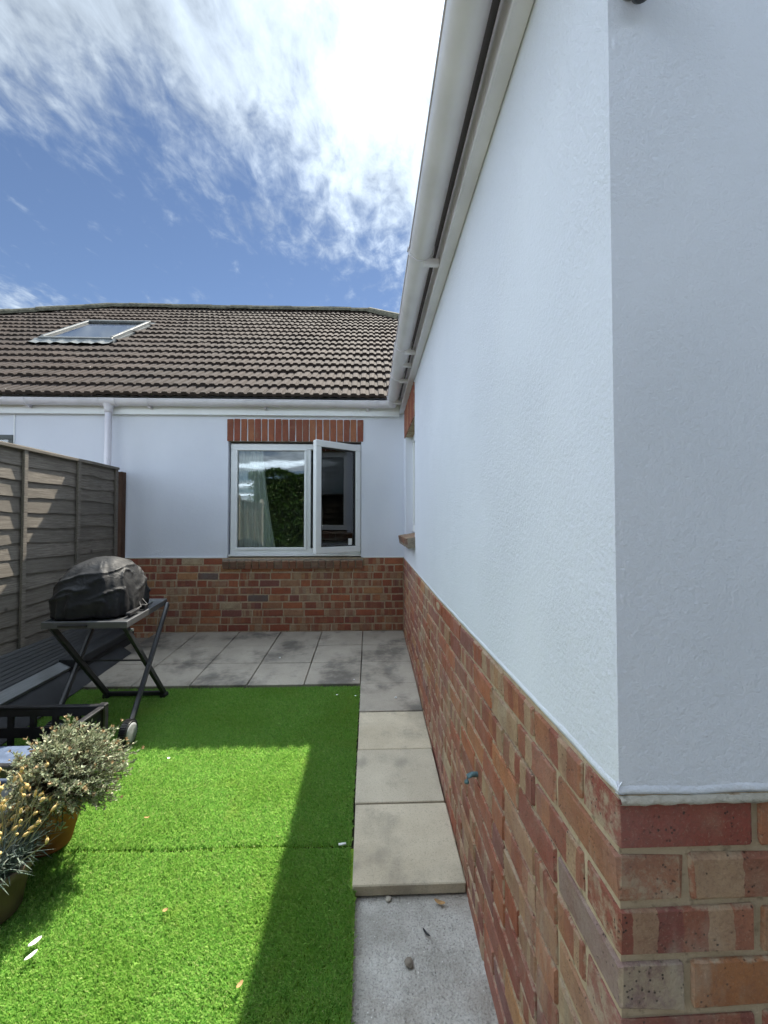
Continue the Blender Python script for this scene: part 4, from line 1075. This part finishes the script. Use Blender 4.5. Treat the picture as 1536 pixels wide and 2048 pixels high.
# ------------------------------------------------------------------ potted plants
def pot_mesh(rb, rt, h, lip=.014):
    return MB().lathe([(0, 0), (rb*.94, 0), (rb, .006), (rb+(rt-rb)*.78, h*.78), (rt*.985, h*.79), (rt+lip*.3, h*.80), (rt+lip*.4, h*.985), (rt, h), (rt-lip, h*.99), (rt-lip*1.3, h*.84), (0, h*.84)], 40).mesh('pot', smooth=True)
def soil_mesh(r, z):
    v = [(0, 0, z+.012)]; n = 24
    for k in (.5, 1):
        for i in range(n): a = 2*math.pi*i/n; v.append((r*k*math.cos(a), r*k*math.sin(a), z+.008*mnoise.noise((math.cos(a)*3*k, math.sin(a)*3*k, 0))))
    f = [(0, 1+i, 1+(i+1) % n) for i in range(n)]+[(1+i, 1+n+i, 1+n+(i+1) % n, 1+(i+1) % n) for i in range(n)]
    return pyd('soil', v, f)
def shrub():
    bx_, by_ = -1.385, 1.93; z0 = zg(by_)-.01
    root = empty('potted_shrub', (bx_, by_, z0)); tag(root, 'bushy grey-green shrub with dried flower heads in a terracotta pot on the lawn', 'potted plant')
    obj('pot', pot_mesh(.082, .140, .24), MT['terracotta'], root); obj('soil', soil_mesh(.135, .215), MT['soil'], root)
    C0 = Vector((.11, -.04, .325)); Rx, Ry, Rz = .235, .21, .20
    stems = MB(); lv = []; lf = []; hv = []; hf = []
    for k in range(520):
        # stem end spread through an uneven dome
        a = random.uniform(0, 2*math.pi); u = random.uniform(-.75, 1); q = math.sqrt(1-u*u); rad = random.uniform(.55, 1.06)**.6*(1+.16*mnoise.noise((math.cos(a)*2, math.sin(a)*2, u*2)))
        e = C0+Vector((Rx*q*math.cos(a)*rad, Ry*q*math.sin(a)*rad, Rz*u*rad)); b = Vector((random.uniform(-.05, .07), random.uniform(-.05, .05), .225)); mid = b.lerp(e, .55)+Vector((random.gauss(0, .012), random.gauss(0, .012), .018))
        stems.tube([b, mid, e], [.0026, .002, .0012], 4, False)
        for s_ in range(26):
            t_ = 1-abs(random.gauss(0, .24)); t_ = max(.3, t_)
            p = (b*(1-t_)**2+mid*2*t_*(1-t_)+e*t_*t_) if False else (b.lerp(mid, t_/.55) if t_ < .55 else mid.lerp(e, (t_-.55)/.45))
            d = ((e-mid).normalized()*.7+Vector((random.gauss(0, .7), random.gauss(0, .7), random.gauss(.25, .6)))).normalized(); L = random.uniform(.011, .023); w = L*.2
            s2 = d.cross(Vector((random.gauss(0, 1), random.gauss(0, 1), random.gauss(0, 1)))).normalized(); i0 = len(lv)
            lv += [p, p+d*L*.55+s2*w, p+d*L, p+d*L*.55-s2*w]; lf.append((i0, i0+1, i0+2, i0+3))
        if random.random() < .24:
            d = ((e-C0).normalized()+Vector((0, 0, .5))).normalized(); p = e+d*random.uniform(.0, .03); stems.tube([e, p], .0011, 3, False); r = random.uniform(.005, .0095)
            for z_ in range(6):
                n_ = Vector((random.gauss(0, 1), random.gauss(0, 1), random.gauss(0, 1))).normalized(); s2 = n_.cross(d).normalized(); i0 = len(hv); g_ = (d+n_*.7).normalized()
                hv += [p, p+g_*r+s2*r*.55, p+g_*r*1.9, p+g_*r-s2*r*.55]; hf.append((i0, i0+1, i0+2, i0+3))
    obj('stems', stems.mesh('stems'), plain('twig', (.13, .11, .075), .85, .15), root)
    obj('foliage', pyd('foliage', lv, lf), m_leaf('grey_green_leaf', [(0, (.20, .235, .14)), (.35, (.31, .36, .225)), (.7, (.40, .44, .29)), (.88, (.46, .43, .29)), (1, (.54, .51, .37))], .6), root)
    obj('flower_heads', pyd('flower_heads', hv, hf), m_leaf('dried_flower', [(0, (.24, .15, .08)), (.4, (.38, .27, .15)), (.8, (.50, .38, .22)), (1, (.58, .48, .30))], .7), root)['kind'] = 'stuff'
shrub()
def pinks():
    bx_, by_ = -1.375, 1.62; z0 = zg(by_)-.01
    root = empty('potted_flowers', (bx_, by_, z0)); tag(root, 'spiky blue-grey plant with dry yellow seed heads in a brown pot, nearest us', 'potted plant')
    obj('pot', pot_mesh(.098, .128, .175, .008), MT['brown_pot'], root); obj('soil', soil_mesh(.115, .148), MT['soil'], root)
    lv = []; lf = []
    for k in range(1100):
        b = Vector((random.uniform(-.10, .10), random.uniform(-.09, .09), random.uniform(.15, .21))); a = random.uniform(0, 2*math.pi); up = random.uniform(.1, 1.1)
        d = Vector((math.cos(a), math.sin(a), up)).normalized(); L = random.uniform(.06, .16); s2 = d.cross(Vector((0, 0, 1))).normalized(); w = random.uniform(.0016, .0032)
        p1 = b+d*L*.5; p2 = b+d*L+Vector((0, 0, -random.uniform(0, .035))); nn = s2.cross(d)*.0012; i0 = len(lv)
        lv += [b-s2*w*.7, b+s2*w*.7, p1-s2*w+nn, p1+s2*w+nn, p2]; lf += [(i0, i0+1, i0+3, i0+2), (i0+2, i0+3, i0+4)]
    obj('foliage', pyd('foliage', lv, lf), m_leaf('blue_grey_leaf', [(0, (.05, .075, .06)), (.4, (.10, .14, .11)), (.8, (.18, .22, .18)), (1, (.36, .38, .32))], .4), root)
    st = MB(); hd = MB()
    for k in range(75):
        b = Vector((random.uniform(-.09, .09), random.uniform(-.08, .08), .17)); e = b+Vector((random.gauss(.03, .075), random.gauss(0, .06), random.uniform(.08, .31)))
        mid = b.lerp(e, .5)+Vector((random.gauss(0, .012), random.gauss(0, .012), 0)); st.tube([b, mid, e], .0014, 4, False)
        d = (e-mid).normalized(); L = random.uniform(.014, .025); r = random.uniform(.0045, .0075)
        tl = (d+Vector((random.gauss(0, .4), random.gauss(0, .4), 0))).normalized()
        hd.tube([e-tl*.002, e+tl*L*.3, e+tl*L*.7, e+tl*L], [r*.4, r, r*.95, r*.5], 7)
        for z_ in range(3):
            q = tl.cross(Vector((random.gauss(0, 1), random.gauss(0, 1), random.gauss(0, 1)))).normalized(); hd.add([e+tl*L*.9, e+tl*L*1.1+q*r*1.1, e+tl*L*1.5+q*r*1.6, e+tl*L*1.15+q*r*.2], [(0, 1, 2, 3)])
    obj('stems', st.mesh('stems'), plain('straw_stem', (.28, .27, .15), .7, .2), root)
    obj('seed_heads', hd.mesh('seed_heads', smooth=True), plain('straw_seed_head', (.66, .48, .20), .7, .25, var=.2, scale=60), root)['kind'] = 'stuff'
pinks()
gp = empty('nursery_pot', (-1.50, 1.79, zg(1.79)-.01)); tag(gp, 'empty grey plastic pot behind the spiky plant at the left edge', 'pot')
obj('pot', pot_mesh(.085, .115, .285, .006), MT['grey_pot'], gp)

# ------------------------------------------------------------------ odds and ends on the ground
def flake(name, loc, sx, sy, rz, mat, label, cat, curl=.25, tilt=(0, 0), group=None):
    v = []; f = []; n = 8
    for i in range(n+1):
        u = i/n*2-1; w = sy*math.sqrt(max(0, 1-u*u))*.5+.0004; z = curl*sx*u*u*.4
        v += [(u*sx/2, -w, z+w*curl), (u*sx/2, 0, z), (u*sx/2, w, z+w*curl)]
    for i in range(n): f += [(3*i, 3*i+3, 3*i+4, 3*i+1), (3*i+1, 3*i+4, 3*i+5, 3*i+2)]
    o = obj(name, pyd(name, v, f, True), MT[mat], None, loc, (tilt[0]+SLOPE, tilt[1], rz)); tag(o, label, cat, group)
gl = lambda x, y, h=.002: (x, y, zg(y)+h)
flake('petal', gl(-1.120, 1.505), .040, .016, R(62), 'white', 'larger white petal lying on the lawn below the brown pot', 'petal', group='white petals on the lawn')
flake('petal', gl(-1.100, 1.462), .038, .012, R(66), 'white', 'narrower white petal on the lawn, nearer us of the two', 'petal', group='white petals on the lawn')
flake('dry_leaf', gl(-.395, 1.355), .026, .011, R(60), 'dryleaf', 'tan dry leaf on the sunny lawn close to the shadow edge', 'leaf', .5)
flake('dry_leaf', gl(-.735, 1.600), .018, .012, R(20), 'dryleaf', 'small dry leaf alone in the middle of the sunny lawn', 'leaf', .5)
flake('dry_leaf', gl(-1.03, 2.05), .026, .008, R(10), 'dryleaf', 'curled tan dry leaf on the sunny lawn by the shrub', 'leaf', .7)
flake('dry_leaf', (.27, 1.645, zg(1.645)-.045), .045, .016, R(-25), 'dryleaf', 'brown dry leaf on the concrete below the last slab', 'leaf', .5)
flake('twig', (.205, 1.535, zg(1.535)-.046), .040, .008, R(-55), 'black_plastic', 'short dark twig on the rough concrete strip', 'twig', .5)
for (x, y, lab) in ((-1.14, 2.50, 'white blossom speck on the sunny lawn near the trolley wheel'), (-.10, 3.22, 'white blossom speck on the shaded lawn by the patio corner'), (-.24, 3.24, 'white speck on the shaded lawn left of the patio corner'), (-.12, 3.50, 'white speck on the corner slab of the patio')):
    flake('petal', gl(x, y, .004), .016, .011, random.uniform(0, 3), 'white', lab, 'petal')
for i, (x, y, r, mat, lab) in enumerate(((.135, 1.445, .016, 'mortar_grey', 'small flat stone on the rough concrete strip'), (.075, 1.672, .012, 'mortar_pale', 'small pale mortar lump at the foot of the last slab'), (-.82, 3.98, .010, 'white', 'tiny white pebble on the stained patio slab'), (.20, 3.18, .009, 'white', 'tiny white pebble on the side path slab'))):
    v = []; bm = bmesh.new(); bmesh.ops.create_icosphere(bm, subdivisions=2, radius=r)
    for q in bm.verts: q.co *= 1+.35*mnoise.noise(q.co*90+Vector((i, 0, 0))); q.co.z *= .5
    me = bpy.data.meshes.new('pebble'); bm.to_mesh(me); bm.free(); z = zg(y)+(-.05 if y < 1.68 else .004)
    tag(obj('pebble', me, MT[mat], None, (x, y, z+r*.25)), lab, 'pebble')
# plastic pipe end peeping out of the turf join
m = MB().tube([(-.13, 1.888, zg(1.89)-.012), (-.098, 1.886, zg(1.89)-.007)], .005, 10)
tag(m.build('pipe_end', MT['white'], smooth=True), 'small white pipe end at the lawn join next to the path', 'pipe')
